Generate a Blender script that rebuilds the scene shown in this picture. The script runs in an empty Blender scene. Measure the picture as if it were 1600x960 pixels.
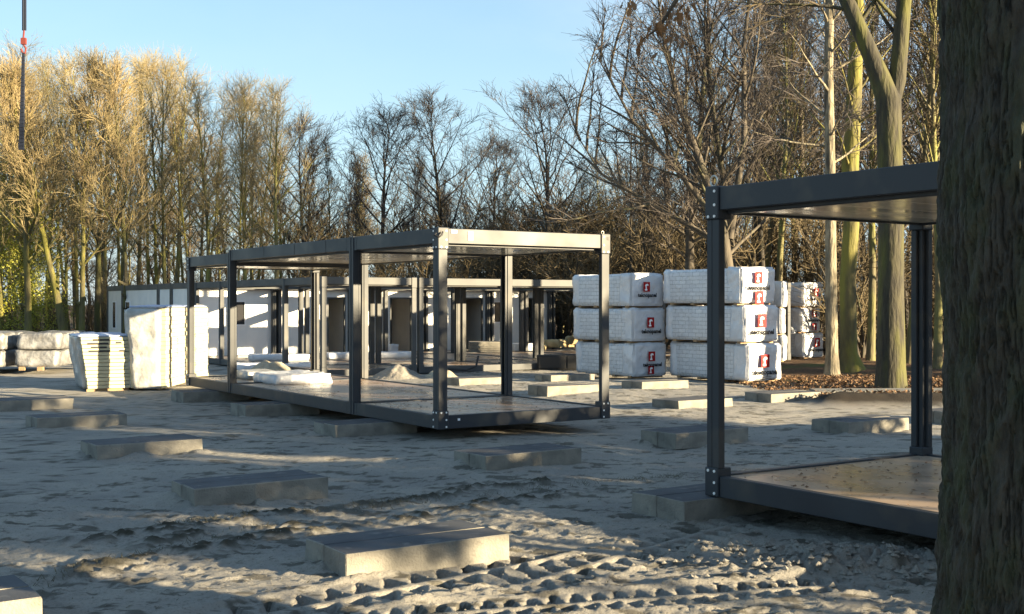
import bpy, bmesh, math, random
import numpy as np
from mathutils import Vector, Matrix
rad = math.radians
S = bpy.context.scene
COL = S.collection
# ------------------------------------------------------------------ camera, sky, sun, exposure
EYE = 1.8; F = 1874.0; HY = 475.0
cd = bpy.data.cameras.new("camera"); cam = bpy.data.objects.new("camera", cd); COL.objects.link(cam)
cam.location = (0, 0, EYE); cam.rotation_euler = (rad(90) - math.atan(5 / F), 0, 0)
cd.sensor_width = 36; cd.lens = F / 1600 * 36; cd.clip_start = .1; cd.clip_end = 3000
S.camera = cam
SUN_EL = rad(9.5); SUN_AZ = math.atan2(.91, -.414)
w = bpy.data.worlds.new("World"); S.world = w; w.use_nodes = True
nt = w.node_tree; nt.nodes.clear()
def wn(t, **k):
    n = nt.nodes.new(t)
    for a, b in k.items(): setattr(n, a, b)
    return n
sky = wn('ShaderNodeTexSky', sky_type='NISHITA', sun_disc=False, sun_elevation=SUN_EL, sun_rotation=SUN_AZ,
         altitude=0, air_density=1.0, dust_density=.3, ozone_density=1.5)
tc = wn('ShaderNodeTexCoord'); mp = wn('ShaderNodeMapping'); mp.inputs['Scale'].default_value = (1.0, 1.0, 2.2)
nz = wn('ShaderNodeTexNoise'); nz.inputs['Scale'].default_value = 2.6; nz.inputs['Detail'].default_value = 8; nz.inputs['Roughness'].default_value = .55
cr = wn('ShaderNodeValToRGB'); cr.color_ramp.elements[0].position = .44; cr.color_ramp.elements[1].position = .72
sx = wn('ShaderNodeSeparateXYZ')
mr = wn('ShaderNodeMapRange'); mr.inputs['From Min'].default_value = -.03; mr.inputs['From Max'].default_value = .22
mr.inputs['To Min'].default_value = .12; mr.inputs['To Max'].default_value = .95
mm = wn('ShaderNodeMath', operation='MULTIPLY')
mix = wn('ShaderNodeMixRGB'); mix.inputs['Color2'].default_value = (3.9, 4.4, 5.5, 1)
hs = wn('ShaderNodeHueSaturation'); hs.inputs['Saturation'].default_value = 1.3
bg = wn('ShaderNodeBackground'); bg.inputs['Strength'].default_value = .0445
wo = wn('ShaderNodeOutputWorld')
L = nt.links.new
L(tc.outputs['Generated'], mp.inputs['Vector']); L(mp.outputs[0], nz.inputs['Vector']); L(nz.outputs['Fac'], cr.inputs['Fac'])
L(tc.outputs['Generated'], sx.inputs[0]); L(sx.outputs['X'], mr.inputs['Value'])
L(cr.outputs['Color'], mm.inputs[0]); L(mr.outputs[0], mm.inputs[1]); L(mm.outputs[0], mix.inputs['Fac'])
hz_ = wn('ShaderNodeMapRange', interpolation_type='SMOOTHSTEP'); hz_.inputs['From Min'].default_value = .42; hz_.inputs['From Max'].default_value = 0.0; hz_.inputs['To Max'].default_value = .75; hz_.inputs['To Min'].default_value = .28
L(sx.outputs['Z'], hz_.inputs['Value']); mix2 = wn('ShaderNodeMixRGB'); mix2.inputs['Color2'].default_value = (2.75, 3.85, 4.75, 1)
L(sky.outputs['Color'], hs.inputs['Color']); L(hs.outputs[0], mix2.inputs['Color1']); L(hz_.outputs[0], mix2.inputs['Fac']); L(mix2.outputs[0], mix.inputs['Color1']); L(mix.outputs[0], bg.inputs['Color']); L(bg.outputs[0], wo.inputs['Surface'])
sd = bpy.data.lights.new("sun", 'SUN'); sd.energy = 4.6; sd.angle = rad(.6); sd.color = (1, .80, .50)
so = bpy.data.objects.new("sun", sd); COL.objects.link(so); so.location = (20, -12, 20)
ce = math.cos(SUN_EL); sdir = Vector((math.sin(SUN_AZ) * ce, math.cos(SUN_AZ) * ce, math.sin(SUN_EL)))
so.rotation_euler = sdir.to_track_quat('Z', 'Y').to_euler()
vs = S.view_settings; vs.view_transform = 'Standard'; vs.look = 'None'; vs.exposure = 2.5; vs.gamma = 1; vs.use_curve_mapping = False
S.render.engine = 'CYCLES'

# ------------------------------------------------------------------ helpers
TH = rad(33.35); D1 = np.array([-math.sin(TH), math.cos(TH)]); D2 = np.array([math.cos(TH), math.sin(TH)])
def G(px, py, z=0.0):
    d = (EYE - z) * F / (py - HY); return ((px - 800) / F * d, d)
def AT(px, d): return (px - 800) / F * d

def tag(o, label=None, cat=None, group=None, kind=None):
    if label: o['label'] = label
    if cat: o['category'] = cat
    if group: o['group'] = group
    if kind: o['kind'] = kind
    return o
def empty(name, loc=(0, 0, 0), rz=0, **k):
    o = bpy.data.objects.new(name, None); COL.objects.link(o); o.location = loc; o.rotation_euler = (0, 0, rz)
    o.empty_display_size = .2; return tag(o, **k)
def kids(o): return [c for c in ALL if c.parent == o]
ALL = []
def link(name, me, mat=None, parent=None, loc=None, rz=None, **k):
    o = bpy.data.objects.new(name, me); COL.objects.link(o); ALL.append(o)
    if mat is not None:
        for m in (mat if isinstance(mat, (list, tuple)) else [mat]): me.materials.append(m)
    if parent: o.parent = parent
    if loc is not None: o.location = loc
    if rz is not None: o.rotation_euler = (0, 0, rz)
    return tag(o, **k)
def copy_tree(o, parent=None):
    c = o.copy(); COL.objects.link(c)
    if parent: c.parent = parent
    for ch in list(o.children): copy_tree(ch, c)
    return c
class MB:
    def __init__(s): s.v = []; s.f = []; s.m = []
    def add(s, vs_, fs, mi=0):
        n = len(s.v); s.v += [tuple(p) for p in vs_]; s.f += [tuple(i + n for i in f) for f in fs]; s.m += [mi] * len(fs)
    def box(s, x0, x1, y0, y1, z0, z1, mi=0, M=None):
        v = [(x, y, z) for x in (x0, x1) for y in (y0, y1) for z in (z0, z1)]
        if M is not None: v = [tuple(M @ Vector(p)) for p in v]
        s.add(v, [(0, 1, 3, 2), (4, 6, 7, 5), (0, 4, 5, 1), (2, 3, 7, 6), (0, 2, 6, 4), (1, 5, 7, 3)], mi); return s
    def prism(s, poly, z0, z1, mi=0):
        n = len(poly); v = [(x, y, z0) for x, y in poly] + [(x, y, z1) for x, y in poly]
        s.add(v, [tuple(range(n))[::-1], tuple(range(n, 2 * n))] + [(i, (i + 1) % n, (i + 1) % n + n, i + n) for i in range(n)], mi); return s
    def tube(s, pts, rs, k=8, mi=0, cap=False):
        n0 = len(s.v); P = [Vector(p) for p in pts]
        if not hasattr(rs, '__len__'): rs = [rs] * len(P)
        t = (P[1] - P[0]).normalized(); a = t.orthogonal().normalized()
        for i, p in enumerate(P):
            t = (P[min(i + 1, len(P) - 1)] - P[max(i - 1, 0)]).normalized()
            a = (a - t * a.dot(t)).normalized(); b = t.cross(a)
            for j in range(k):
                th = 2 * math.pi * j / k; q = p + (a * math.cos(th) + b * math.sin(th)) * rs[i]; s.v.append((q.x, q.y, q.z))
        for i in range(len(P) - 1):
            for j in range(k):
                s.f.append((n0 + i * k + j, n0 + i * k + (j + 1) % k, n0 + (i + 1) * k + (j + 1) % k, n0 + (i + 1) * k + j)); s.m.append(mi)
        if cap:
            s.f.append(tuple(n0 + j for j in range(k))[::-1]); s.m.append(mi)
            s.f.append(tuple(n0 + (len(P) - 1) * k + j for j in range(k))); s.m.append(mi)
        return s
    def disc(s, c, ax, r, t=.006, k=8, mi=0):
        c = Vector(c); ax = Vector(ax).normalized(); return s.tube([c - ax * .002, c + ax * t], r, k, mi, True)
    def mesh(s, name='mesh', smooth=False, bevel=0):
        me = bpy.data.meshes.new(name); me.from_pydata(s.v, [], s.f); me.polygons.foreach_set('material_index', s.m)
        if bevel:
            bm = bmesh.new(); bm.from_mesh(me); es = [e for e in bm.edges if len(e.link_faces) == 2 and e.calc_face_angle(0) > .5]
            bmesh.ops.bevel(bm, geom=es, offset=bevel, segments=1, affect='EDGES', clamp_overlap=True); bm.to_mesh(me); bm.free()
        if smooth: me.polygons.foreach_set('use_smooth', [True] * len(me.polygons))
        me.update(); return me
    def build(s, name, mat, parent=None, smooth=False, bevel=0, **k): return link(name, s.mesh(name, smooth, bevel), mat, parent, **k)
# value noise
def vn(x, y, seed=0):
    xi = np.floor(x).astype(np.int64); yi = np.floor(y).astype(np.int64); fx = x - xi; fy = y - yi
    fx = fx * fx * (3 - 2 * fx); fy = fy * fy * (3 - 2 * fy)
    def h(a, b):
        n = (a * 374761393 + b * 668265263 + seed * 974634777) & 0xffffffff
        n = ((n ^ (n >> 13)) * 1274126177) & 0xffffffff; n = n ^ (n >> 16); return (n & 0xffff) / 65535.0
    return (h(xi, yi) * (1 - fx) + h(xi + 1, yi) * fx) * (1 - fy) + (h(xi, yi + 1) * (1 - fx) + h(xi + 1, yi + 1) * fx) * fy
def fbm(x, y, o=4, seed=0, g=.5):
    s = 0; a = 1; t = 0
    for i in range(o): s = s + a * vn(x * 2 ** i, y * 2 ** i, seed + i); t += a; a *= g
    return s / t
def ss(a, b, x): t = np.clip((x - a) / (b - a), 0, 1); return t * t * (3 - 2 * t)

# ------------------------------------------------------------------ materials
def mat(name, c1, c2=None, scale=5, rough=.7, bump=0, bscale=None, detail=5, stretch=(1, 1, 1), lo=.35, hi=.65, spec=.5, metal=0,
        rvar=0, c3=None, s3=1.0, lo3=.5, hi3=.65, rnd=0, trans=0, coords='Object', bdist=.02, sub=0):
    m = bpy.data.materials.new(name); m.use_nodes = True; t = m.node_tree; N = t.nodes; K = t.links.new
    b = N['Principled BSDF']; b.inputs['Roughness'].default_value = rough; b.inputs['Metallic'].default_value = metal
    b.inputs['Specular IOR Level'].default_value = spec
    co = N.new('ShaderNodeTexCoord'); mpp = N.new('ShaderNodeMapping'); mpp.inputs['Scale'].default_value = stretch
    K(co.outputs[coords], mpp.inputs[0])
    def noise(sc, d=detail):
        n = N.new('ShaderNodeTexNoise'); n.inputs['Scale'].default_value = sc; n.inputs['Detail'].default_value = d; K(mpp.outputs[0], n.inputs['Vector']); return n
    def ramp(n, a, bb):
        r = N.new('ShaderNodeMapRange'); r.inputs['From Min'].default_value = a; r.inputs['From Max'].default_value = bb; K(n, r.inputs['Value']); return r
    cur = None
    if c2 is None: b.inputs['Base Color'].default_value = (*c1, 1)
    else:
        n = noise(scale); r = ramp(n.outputs['Fac'], lo, hi)
        mx = N.new('ShaderNodeMixRGB'); mx.inputs['Color1'].default_value = (*c1, 1); mx.inputs['Color2'].default_value = (*c2, 1); K(r.outputs[0], mx.inputs['Fac']); cur = mx.outputs[0]
        if rvar:
            r2 = N.new('ShaderNodeMapRange'); r2.inputs['To Min'].default_value = rough - rvar; r2.inputs['To Max'].default_value = rough + rvar; K(r.outputs[0], r2.inputs['Value']); K(r2.outputs[0], b.inputs['Roughness'])
    if c3 is not None:
        n = noise(s3); r = ramp(n.outputs['Fac'], lo3, hi3)
        mx = N.new('ShaderNodeMixRGB'); K(cur, mx.inputs['Color1']); mx.inputs['Color2'].default_value = (*c3, 1); K(r.outputs[0], mx.inputs['Fac']); cur = mx.outputs[0]
    if rnd:
        oi = N.new('ShaderNodeObjectInfo'); hv = N.new('ShaderNodeHueSaturation'); r = N.new('ShaderNodeMapRange'); r.inputs['To Min'].default_value = 1 - rnd; r.inputs['To Max'].default_value = 1 + rnd
        K(oi.outputs['Random'], r.inputs['Value']); K(r.outputs[0], hv.inputs['Value']); K(cur, hv.inputs['Color']); cur = hv.outputs[0]
    if cur is not None: K(cur, b.inputs['Base Color'])
    if bump:
        n = noise(bscale or scale * 3, 6); bp = N.new('ShaderNodeBump'); bp.inputs['Strength'].default_value = bump; bp.inputs['Distance'].default_value = bdist; K(n.outputs['Fac'], bp.inputs['Height']); K(bp.outputs[0], b.inputs['Normal'])
    if trans: b.inputs['Transmission Weight'].default_value = trans
    return m
M = {}
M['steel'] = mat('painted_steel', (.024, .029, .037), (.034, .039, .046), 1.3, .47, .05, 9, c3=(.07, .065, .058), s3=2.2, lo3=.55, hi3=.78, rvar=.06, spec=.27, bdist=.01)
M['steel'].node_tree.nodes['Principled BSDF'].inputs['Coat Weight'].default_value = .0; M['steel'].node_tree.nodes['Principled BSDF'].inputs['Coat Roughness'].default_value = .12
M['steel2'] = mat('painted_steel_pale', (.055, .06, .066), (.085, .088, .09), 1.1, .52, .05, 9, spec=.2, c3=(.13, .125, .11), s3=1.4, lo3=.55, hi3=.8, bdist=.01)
M['ceil'] = mat('laminated_ceiling', (.72, .66, .54), (.60, .55, .44), 1.2, .16, .12, 1.6, stretch=(.5, 3, 1), rvar=.08)
M['ply'] = mat('varnished_plywood', (.28, .19, .125), (.42, .32, .235), 1.4, .30, .06, 14, c3=(.08, .06, .045), s3=16, lo3=.66, hi3=.72, rvar=.09, bdist=.004)
M['white'] = mat('white_wall_panel', (.74, .74, .73), (.66, .67, .67), 2, .45)
M['concrete'] = mat('cast_concrete', (.235, .222, .19), (.15, .143, .125), 5, .9, .8, 55, c3=(.11, .105, .095), s3=14, lo3=.6, hi3=.78, bdist=.01)
M['concrete_top'] = mat('dark_concrete_top', (.055, .06, .07), (.038, .042, .05), 4, .85, .3, 60, c3=(.12, .12, .12), s3=7, lo3=.6, hi3=.75, bdist=.01)  # pad tops coloured much darker than the slab sides
M['bolt'] = mat('galvanised_bolt', (.8, .8, .78), rough=.35)
M['zinc'] = mat('galvanised_steel', (.55, .54, .48), (.4, .39, .35), 20, .4, metal=.3)
M['black'] = mat('black_rubber', (.015, .015, .016), rough=.6)
M['glass'] = mat('dark_window_glass', (.03, .03, .032), rough=.08, spec=.8)
M['paper'] = mat('white_paper_label', (.78, .78, .8), rough=.6)
M['film'] = mat('white_plastic_film', (.62, .63, .66), (.50, .52, .56), 3, .3, .8, 5, bdist=.05, rvar=.08)
M['film2'] = mat('cloudy_plastic_film', (.30, .30, .28), (.42, .43, .43), 4, .3, .7, 7, bdist=.04)
M['greyfilm'] = mat('dusty_grey_film', (.13, .13, .13), (.24, .245, .25), 4, .35, .8, 8, bdist=.04)
M['red'] = mat('red_print', (.30, .008, .008), rough=.6, spec=.2)
M['ink'] = mat('black_print', (.004, .004, .005), rough=.7, spec=.1)
M['grey_ink'] = mat('grey_print', (.06, .06, .07), rough=.7, spec=.1)
M['cream'] = mat('cream_foam_board', (.50, .46, .31), (.42, .385, .26), 6, .75, .2, 30, bdist=.01)
M['bluetop'] = mat('blue_grey_film', (.28, .36, .55), (.42, .48, .62), 3, .35, .6, 8, bdist=.03)
M['wood'] = mat('rough_timber', (.32, .22, .12), (.24, .16, .09), 6, .8, .3, 40)
M['yellow_room'] = mat('ochre_insulation_wall', (.30, .27, .13), (.22, .2, .1), 3, .8)
M['redbrown'] = mat('red_brown_chest', (.13, .035, .02), rough=.6)
M['foam'] = mat('yellowed_insulation', (.62, .5, .29), (.5, .38, .2), 5, .85, .6, 12)
M['soil'] = mat('dark_soil', (.05, .038, .026), (.09, .07, .05), 5, .95, .9, 9, bdist=.1)
M['sandheap'] = mat('heap_sand', (.36, .32, .24), (.27, .24, .18), 4, .95, .8, 18, bdist=.03)
M['greyheap'] = mat('heap_grey_sand', (.24, .22, .19), (.17, .16, .14), 4, .95, .8, 18, bdist=.03)
M['rope'] = mat('dark_steel_cable', (.02, .025, .04), rough=.8, spec=.1)
M['hookred'] = mat('red_hook_paint', (.16, .04, .035), rough=.8, spec=.1)
# packed panels seen through the film
def pack_mat():
    m = mat('panel_edges_under_film', (.52, .54, .57), (.44, .46, .49), 3, .38, 0)
    t = m.node_tree; N = t.nodes; K = t.links.new; b = N['Principled BSDF']
    co = N.new('ShaderNodeTexCoord'); sp = N.new('ShaderNodeSeparateXYZ'); cb = N.new('ShaderNodeCombineXYZ'); K(co.outputs['Object'], sp.inputs[0])
    nw = N.new('ShaderNodeTexNoise'); nw.inputs['Scale'].default_value = 9; K(co.outputs['Object'], nw.inputs['Vector'])
    ad = N.new('ShaderNodeMath'); ad.operation = 'MULTIPLY_ADD'; ad.inputs[1].default_value = .03; K(nw.outputs['Fac'], ad.inputs[0]); K(sp.outputs['Z'], ad.inputs[2])
    K(sp.outputs['Y'], cb.inputs['X']); K(ad.outputs[0], cb.inputs['Y'])
    br = N.new('ShaderNodeTexBrick'); K(cb.outputs[0], br.inputs['Vector']); br.inputs['Scale'].default_value = 1
    br.inputs['Brick Width'].default_value = .24; br.inputs['Row Height'].default_value = .095; br.inputs['Mortar Size'].default_value = .008; br.inputs['Mortar Smooth'].default_value = .5
    br.inputs['Color1'].default_value = (.60, .61, .63, 1); br.inputs['Color2'].default_value = (.49, .50, .53, 1); br.inputs['Mortar'].default_value = (.24, .25, .27, 1)
    nm = N.new('ShaderNodeTexNoise'); nm.inputs['Scale'].default_value = 11; nm.inputs['Detail'].default_value = 6; K(co.outputs['Object'], nm.inputs['Vector'])
    rr = N.new('ShaderNodeMapRange'); rr.inputs['From Min'].default_value = .35; rr.inputs['From Max'].default_value = .75; rr.inputs['To Max'].default_value = .6; K(nm.outputs['Fac'], rr.inputs['Value'])
    mx = N.new('ShaderNodeMixRGB'); K(rr.outputs[0], mx.inputs['Fac']); K(br.outputs['Color'], mx.inputs['Color1']); mx.inputs['Color2'].default_value = (.66, .68, .72, 1); K(mx.outputs[0], b.inputs['Base Color'])
    bp = N.new('ShaderNodeBump'); bp.inputs['Strength'].default_value = .6; bp.inputs['Distance'].default_value = .03; K(nm.outputs['Fac'], bp.inputs['Height']); K(bp.outputs[0], b.inputs['Normal'])
    return m
M['pack'] = pack_mat()
def bark_mat(name, a, b_, moss, mossamt=.5, scale=1.0, rnd=.15):
    return mat(name, a, b_, 6 * scale, .9, .9, 9 * scale, stretch=(1, 1, .22), c3=moss, s3=2.2 * scale, lo3=mossamt, hi3=mossamt + .18, rnd=rnd, bdist=.05)
M['bark_near'] = mat('dark_furrowed_bark', (.048, .045, .036), (.018, .017, .013), 22, .95, 1.0, 70, stretch=(1, 1, .4), c3=(.036, .044, .022), s3=9, lo3=.45, hi3=.7, bdist=.02)
M['bark_olive'] = bark_mat('mossy_bark', (.15, .13, .065), (.07, .062, .04), (.15, .15, .04), .42, rnd=.3)
M['bark_dark'] = bark_mat('dark_bark', (.085, .072, .055), (.045, .038, .03), (.08, .082, .04), .55, rnd=.3)
M['bark_deep'] = bark_mat('wet_dark_bark', (.045, .038, .03), (.022, .02, .016), (.05, .052, .022), .55, rnd=.3)
M['bark_fork'] = bark_mat('green_grey_bark', (.055, .05, .028), (.022, .02, .015), (.08, .08, .018), .48, 1.4, 0)
M['bark_birch'] = bark_mat('pale_birch_bark', (.27, .24, .17), (.13, .11, .075), (.05, .045, .035), .50, 2.2, 0)
M['bark_moss'] = bark_mat('bright_mossy_bark', (.12, .105, .042), (.065, .058, .028), (.155, .145, .028), .42, 1.2, .1)
M['twig_gold'] = mat('golden_twigs', (.20, .168, .078), (.25, .19, .10), .5, .85, rnd=.25)
M['twig_dark'] = mat('grey_brown_twigs', (.06, .052, .048), (.085, .07, .06), .5, .85, rnd=.25)
M['twig_brown'] = mat('brown_twigs', (.072, .055, .03), (.11, .083, .04), .5, .85, rnd=.3)
M['ivy'] = mat('yellow_green_leaves', (.26, .27, .025), (.36, .35, .05), 1.5, .6, rnd=.1)
M['holly'] = mat('dark_evergreen_leaves', (.03, .05, .02), (.05, .07, .025), 2, .5)
M['litter'] = mat('fallen_leaf', (.17, .09, .04), (.10, .055, .028), 8, .85, c3=(.26, .17, .09), s3=14, lo3=.55, hi3=.6)
M['leaf'] = mat('brown_oak_leaf', (.20, .10, .035), (.12, .06, .025), 6, .7)

# ------------------------------------------------------------------ ground
def zbase(x, y):
    return -.11 * ss(24, 33, y) + 0 * x
def axis(segs):
    out = []
    for a, b, st in segs: out += list(np.arange(a, b, st))
    return out
xpos = axis([(0, 4.4, .02), (4.4, 8, .08), (8, 16, .25), (16, 40, 1.2), (40, 120, 8), (120, 900, 120)]) + [900]
xs = np.array([-a for a in xpos[:0:-1]] + xpos)
ys = np.array(axis([(-900, -100, 200), (-100, -20, 20), (-20, 3, 1.5), (3, 6.4, .1), (6.4, 11, .018), (11, 22, .05), (22, 34, .15), (34, 60, 1), (60, 160, 10), (160, 1500, 200)]) + [1500])
X, Y = np.meshgrid(xs, ys)
near = ss(60, 35, Y) * ss(30, 18, np.abs(X)) * ss(-12, 0, Y)
Z = zbase(X, Y) + near * ((fbm(X * .35, Y * .35, 3, 5) - .5) * .12 + (fbm(X * 2.2, Y * 2.2, 4, 9) - .5) * .036 + (fbm(X * 9, Y * 9, 3, 21) - .5) * .014)
fore = ss(17, 9, Y) * near
Z += fore * ((fbm(X * 26, Y * 26, 2, 33) - .5) * .014 + ss(.62, .7, fbm(X * 11, Y * 11, 3, 35)) * .012 - ss(.6, .66, fbm(X * 3.1 + 9, Y * 5, 4, 36)) * .012)
dirt = np.zeros_like(Z)
def track(px0, py0, px1, py1, wid, depth=.03, tread=True, fade=.4, pitch=.23, ext=(0, 0)):
    global Z, dirt
    a = np.array(G(px0, py0)); b = np.array(G(px1, py1)); ln = np.linalg.norm(b - a); e = (b - a) / ln; n = np.array([-e[1], e[0]])
    u = (X - a[0]) * e[0] + (Y - a[1]) * e[1]; v = (X - a[0]) * n[0] + (Y - a[1]) * n[1]
    v = v + (vn(u * .8, u * 0, 3) - .5) * .12
    m = ss(-fade - ext[0], .1 - ext[0], u) * ss(ln + fade + ext[1], ln - .1 + ext[1], u); inside = ss(wid / 2 + .03, wid / 2 - .03, np.abs(v)) * m
    rim = np.exp(-((np.abs(v) - wid / 2 - .05) / .05) ** 2) * m
    if tread:
        nn = fbm(X * 5, Y * 5, 3, 77)
        ph = u / pitch + np.where(v > 0, .5, 0) - v * 1.6
        f_ = ph % 1; r_ = np.clip(np.abs(v) / (wid / 2), 0, 1)
        pit = ss(.0, .05, .50 * (1 - r_ * 1.05) - np.abs(f_ - .5)) * ss(.0, .12, r_ - .10) 
        Z = Z * (1 - inside * .85) + inside * .85 * (.004 + .3 * (fbm(X * 2, Y * 2, 2, 6) - .5) * .05)
        Z += inside * (-pit * depth * 2.3 * (.45 + 1.0 * nn) * ss(.30, .5, fbm(X * 1.6 + 3, Y * 1.6, 2, 71)) + (fbm(X * 30, Y * 30, 2, 78) - .5) * .006)
    else: Z += -inside * depth
    Z += rim * depth * .6 * (.4 + 1.2 * fbm(X * 7, Y * 7, 3, 88))
    return u, v, m
def all_tracks():
    track(480, 948, 860, 872, .60, .026, ext=(.8, .25), pitch=.22)
    track(880, 895, 1125, 824, .56, .026, ext=(.3, .1), pitch=.22)
    track(760, 955, 1340, 912, .50, .018, pitch=.14, ext=(.8, .4))
for (q, wd) in (((60, 905, 1100, 735), .10), ((60, 860, 900, 745), .12), ((180, 862, 480, 815), .08), ((60, 915, 200, 890), .09)):
    a = np.array(G(q[0], q[1])); b = np.array(G(q[2], q[3])); ln = np.linalg.norm(b - a); e = (b - a) / ln; n = np.array([-e[1], e[0]])
    u = (X - a[0]) * e[0] + (Y - a[1]) * e[1]; v = (X - a[0]) * n[0] + (Y - a[1]) * n[1] + (fbm(u * 1.2, u * 0 + q[0], 3, 14) - .5) * .35
    m = ss(-.3, .3, u) * ss(ln + .6, ln - .2, u) * ss(.32, .62, fbm(u * 1.1, u * 0, 3, q[0]) + .12) * ss(2.4 * wd, .5 * wd, np.abs(v))
    cl = fbm(X * 12, Y * 12, 3, 51)
    Z += m * (cl * .075 - .01); dirt = np.maximum(dirt, m * ss(.35, .6, cl))
# two faint wheel ruts across the open sand
for q in ((80, 815, 1060, 700), (200, 700, 900, 640), (30, 770, 700, 700)):
    a = np.array(G(q[0], q[1])); b = np.array(G(q[2], q[3])); ln = np.linalg.norm(b - a); e = (b - a) / ln; n = np.array([-e[1], e[0]])
    u = (X - a[0]) * e[0] + (Y - a[1]) * e[1]; v = (X - a[0]) * n[0] + (Y - a[1]) * n[1]
    m = ss(-1, 1, u) * ss(ln + 1, ln - 1, u) * ss(.3, .12, np.abs(v)); Z -= m * .02 * (.5 + fbm(u * 6, v * 3, 2, 8))
# churned lumps, lower right
c = np.array(G(1350, 888)); r2 = ((X - c[0]) / .8) ** 2 + ((Y - c[1]) / .35) ** 2
lump = np.exp(-r2 * 1.2); Z += lump * (.03 + .10 * ss(.45, .56, fbm(X * 4, Y * 4, 4, 61, .6)) + .05 * ss(.5, .58, fbm(X * 11, Y * 11, 3, 64)))
c = np.array(G(1150, 868)); r2 = ((X - c[0]) / .7) ** 2 + ((Y - c[1]) / .2) ** 2
Z += np.exp(-r2) * (.02 + .05 * ss(.47, .57, fbm(X * 6, Y * 6, 4, 62, .6)))
dirt = np.maximum(dirt, .7 * ss(.60, .66, fbm(X * 4.2, Y * 8, 4, 41, .6)) * near)
pads = [(539, 910, 'near concrete pad in the foreground with its long side in the sun'), (303, 797, 'dark concrete pad left of the foreground one, alone on the open sand'),
    (150, 721, 'concrete pad in the left sand, third back in its row'), (57, 674, 'concrete pad near the left edge, fourth back in its row'), (-10, 644, 'concrete pad cut by the left edge below the wrapped packs'),
    (-354, 1046, 'concrete pad in the bottom left corner'), (759, 740, 'concrete pad in front of the middle open frame'), (523, 686, 'concrete pad under the near left side of the middle open frame'),
    (383, 652, 'concrete pad under the far left side of the middle open frame'), (286, 629, 'concrete pad at the foot of the tall cream board stack'), (1068, 819, 'concrete pad carrying the corner of the right open frame'),
    (1056, 701, 'concrete pad with one sunlit end behind the right frame post'), (1060, 644, 'concrete pad between the middle frame and the right frame post'), (1003, 611, 'concrete pad in front of the left white stack'),
    (1205, 632, 'concrete pad beside the dark soil bank'), (1325, 681, 'concrete pad seen inside the right open frame'), (1488, 664, 'concrete pad right of the right frame double post'),
    (717, 604, 'sunlit concrete pad behind the near frame post'), (855, 619, 'sunlit concrete pad seen through the middle frame opening'), (861, 596, 'farthest sunlit concrete pad, before the dark beams')]
for px_, py_, _l in pads:
    a = np.array(G(px_, py_)); u = (X - a[0]) * D2[0] + (Y - a[1]) * D2[1]; v = (X - a[0]) * D1[0] + (Y - a[1]) * D1[1]
    dd = np.hypot(np.maximum(np.maximum(-u, u - 1.27), 0), np.maximum(np.maximum(-v, v - .68), 0))
    Z += np.exp(-(dd / .09) ** 2) * (.008 + .055 * ss(.4, .75, fbm(X * 3.5 + px_, Y * 3.5, 3, 3))) * (ss(22, 12, Y) * .8 + .2)
# litter under the right-hand trees and the wood floor
sv = (X - 3.2) * .25 + (Y - 27.5)
wood = np.maximum(ss(44, 50, Y + .35 * X), ss(5.3, 6.4, X + (fbm(X * .5, Y * .5, 3, 2) - .5) * 1.5) * ss(20.5, 22.5, Y - (X - 6) * .3) * ss(0, 1, np.abs(Y - 24.3 - .1 * (X - 6)) / .3))
wood = np.maximum(wood, ss(11, 13, X) * ss(8, 14, Y))
wood = np.maximum(wood, ss(48, 56, Y)); wood = np.maximum(wood, ss(-17, -22, X) * ss(30, 38, Y))
Z += wood * near * (fbm(X * 4, Y * 4, 3, 90) - .45) * .08
# dark soil bank
all_tracks()
gx, gy = G(1370, 632); bank = np.exp(-(((Y - gy) / .45) ** 2)) * ss(G(1240, 632)[0], G(1310, 632)[0], X) * ss(9.5, 8.5, X)
Z += bank * (.16 + .1 * fbm(X * 3, Y * 3, 3, 7)); soil = np.clip(bank * 2, 0, 1)
soil = np.maximum(soil, ss(3, 9, X) * 0)
rows, cols = X.shape
me = bpy.data.meshes.new('ground'); nv = rows * cols
me.vertices.add(nv); me.vertices.foreach_set('co', np.stack([X.ravel(), Y.ravel(), Z.ravel()], 1).ravel().astype(np.float32))
idx = np.arange(nv).reshape(rows, cols); q = np.stack([idx[:-1, :-1], idx[:-1, 1:], idx[1:, 1:], idx[1:, :-1]], -1).reshape(-1, 4)
me.loops.add(q.size); me.loops.foreach_set('vertex_index', q.ravel().astype(np.int32)); me.polygons.add(len(q))
me.polygons.foreach_set('loop_start', (np.arange(len(q)) * 4).astype(np.int32)); me.polygons.foreach_set('loop_total', np.full(len(q), 4, np.int32))
me.update(calc_edges=True); me.polygons.foreach_set('use_smooth', [True] * len(q))
for nm, arr in (('dirt', dirt), ('wood', wood), ('soil', soil)):
    at = me.attributes.new(nm, 'FLOAT', 'POINT'); at.data.foreach_set('value', arr.ravel().astype(np.float32))
gm = bpy.data.materials.new('site_sand'); gm.use_nodes = True; t = gm.node_tree; N = t.nodes; K = t.links.new; b = N['Principled BSDF']; b.inputs['Roughness'].default_value = .95; b.inputs['Specular IOR Level'].default_value = .25
co = N.new('ShaderNodeTexCoord')
def nzn(sc, d=6, st=(1, 1, 1), ro=.55):
    mp_ = N.new('ShaderNodeMapping'); mp_.inputs['Scale'].default_value = st; K(co.outputs['Object'], mp_.inputs[0])
    n = N.new('ShaderNodeTexNoise'); n.inputs['Scale'].default_value = sc; n.inputs['Detail'].default_value = d; n.inputs['Roughness'].default_value = ro; K(mp_.outputs[0], n.inputs['Vector']); return n.outputs['Fac']
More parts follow.
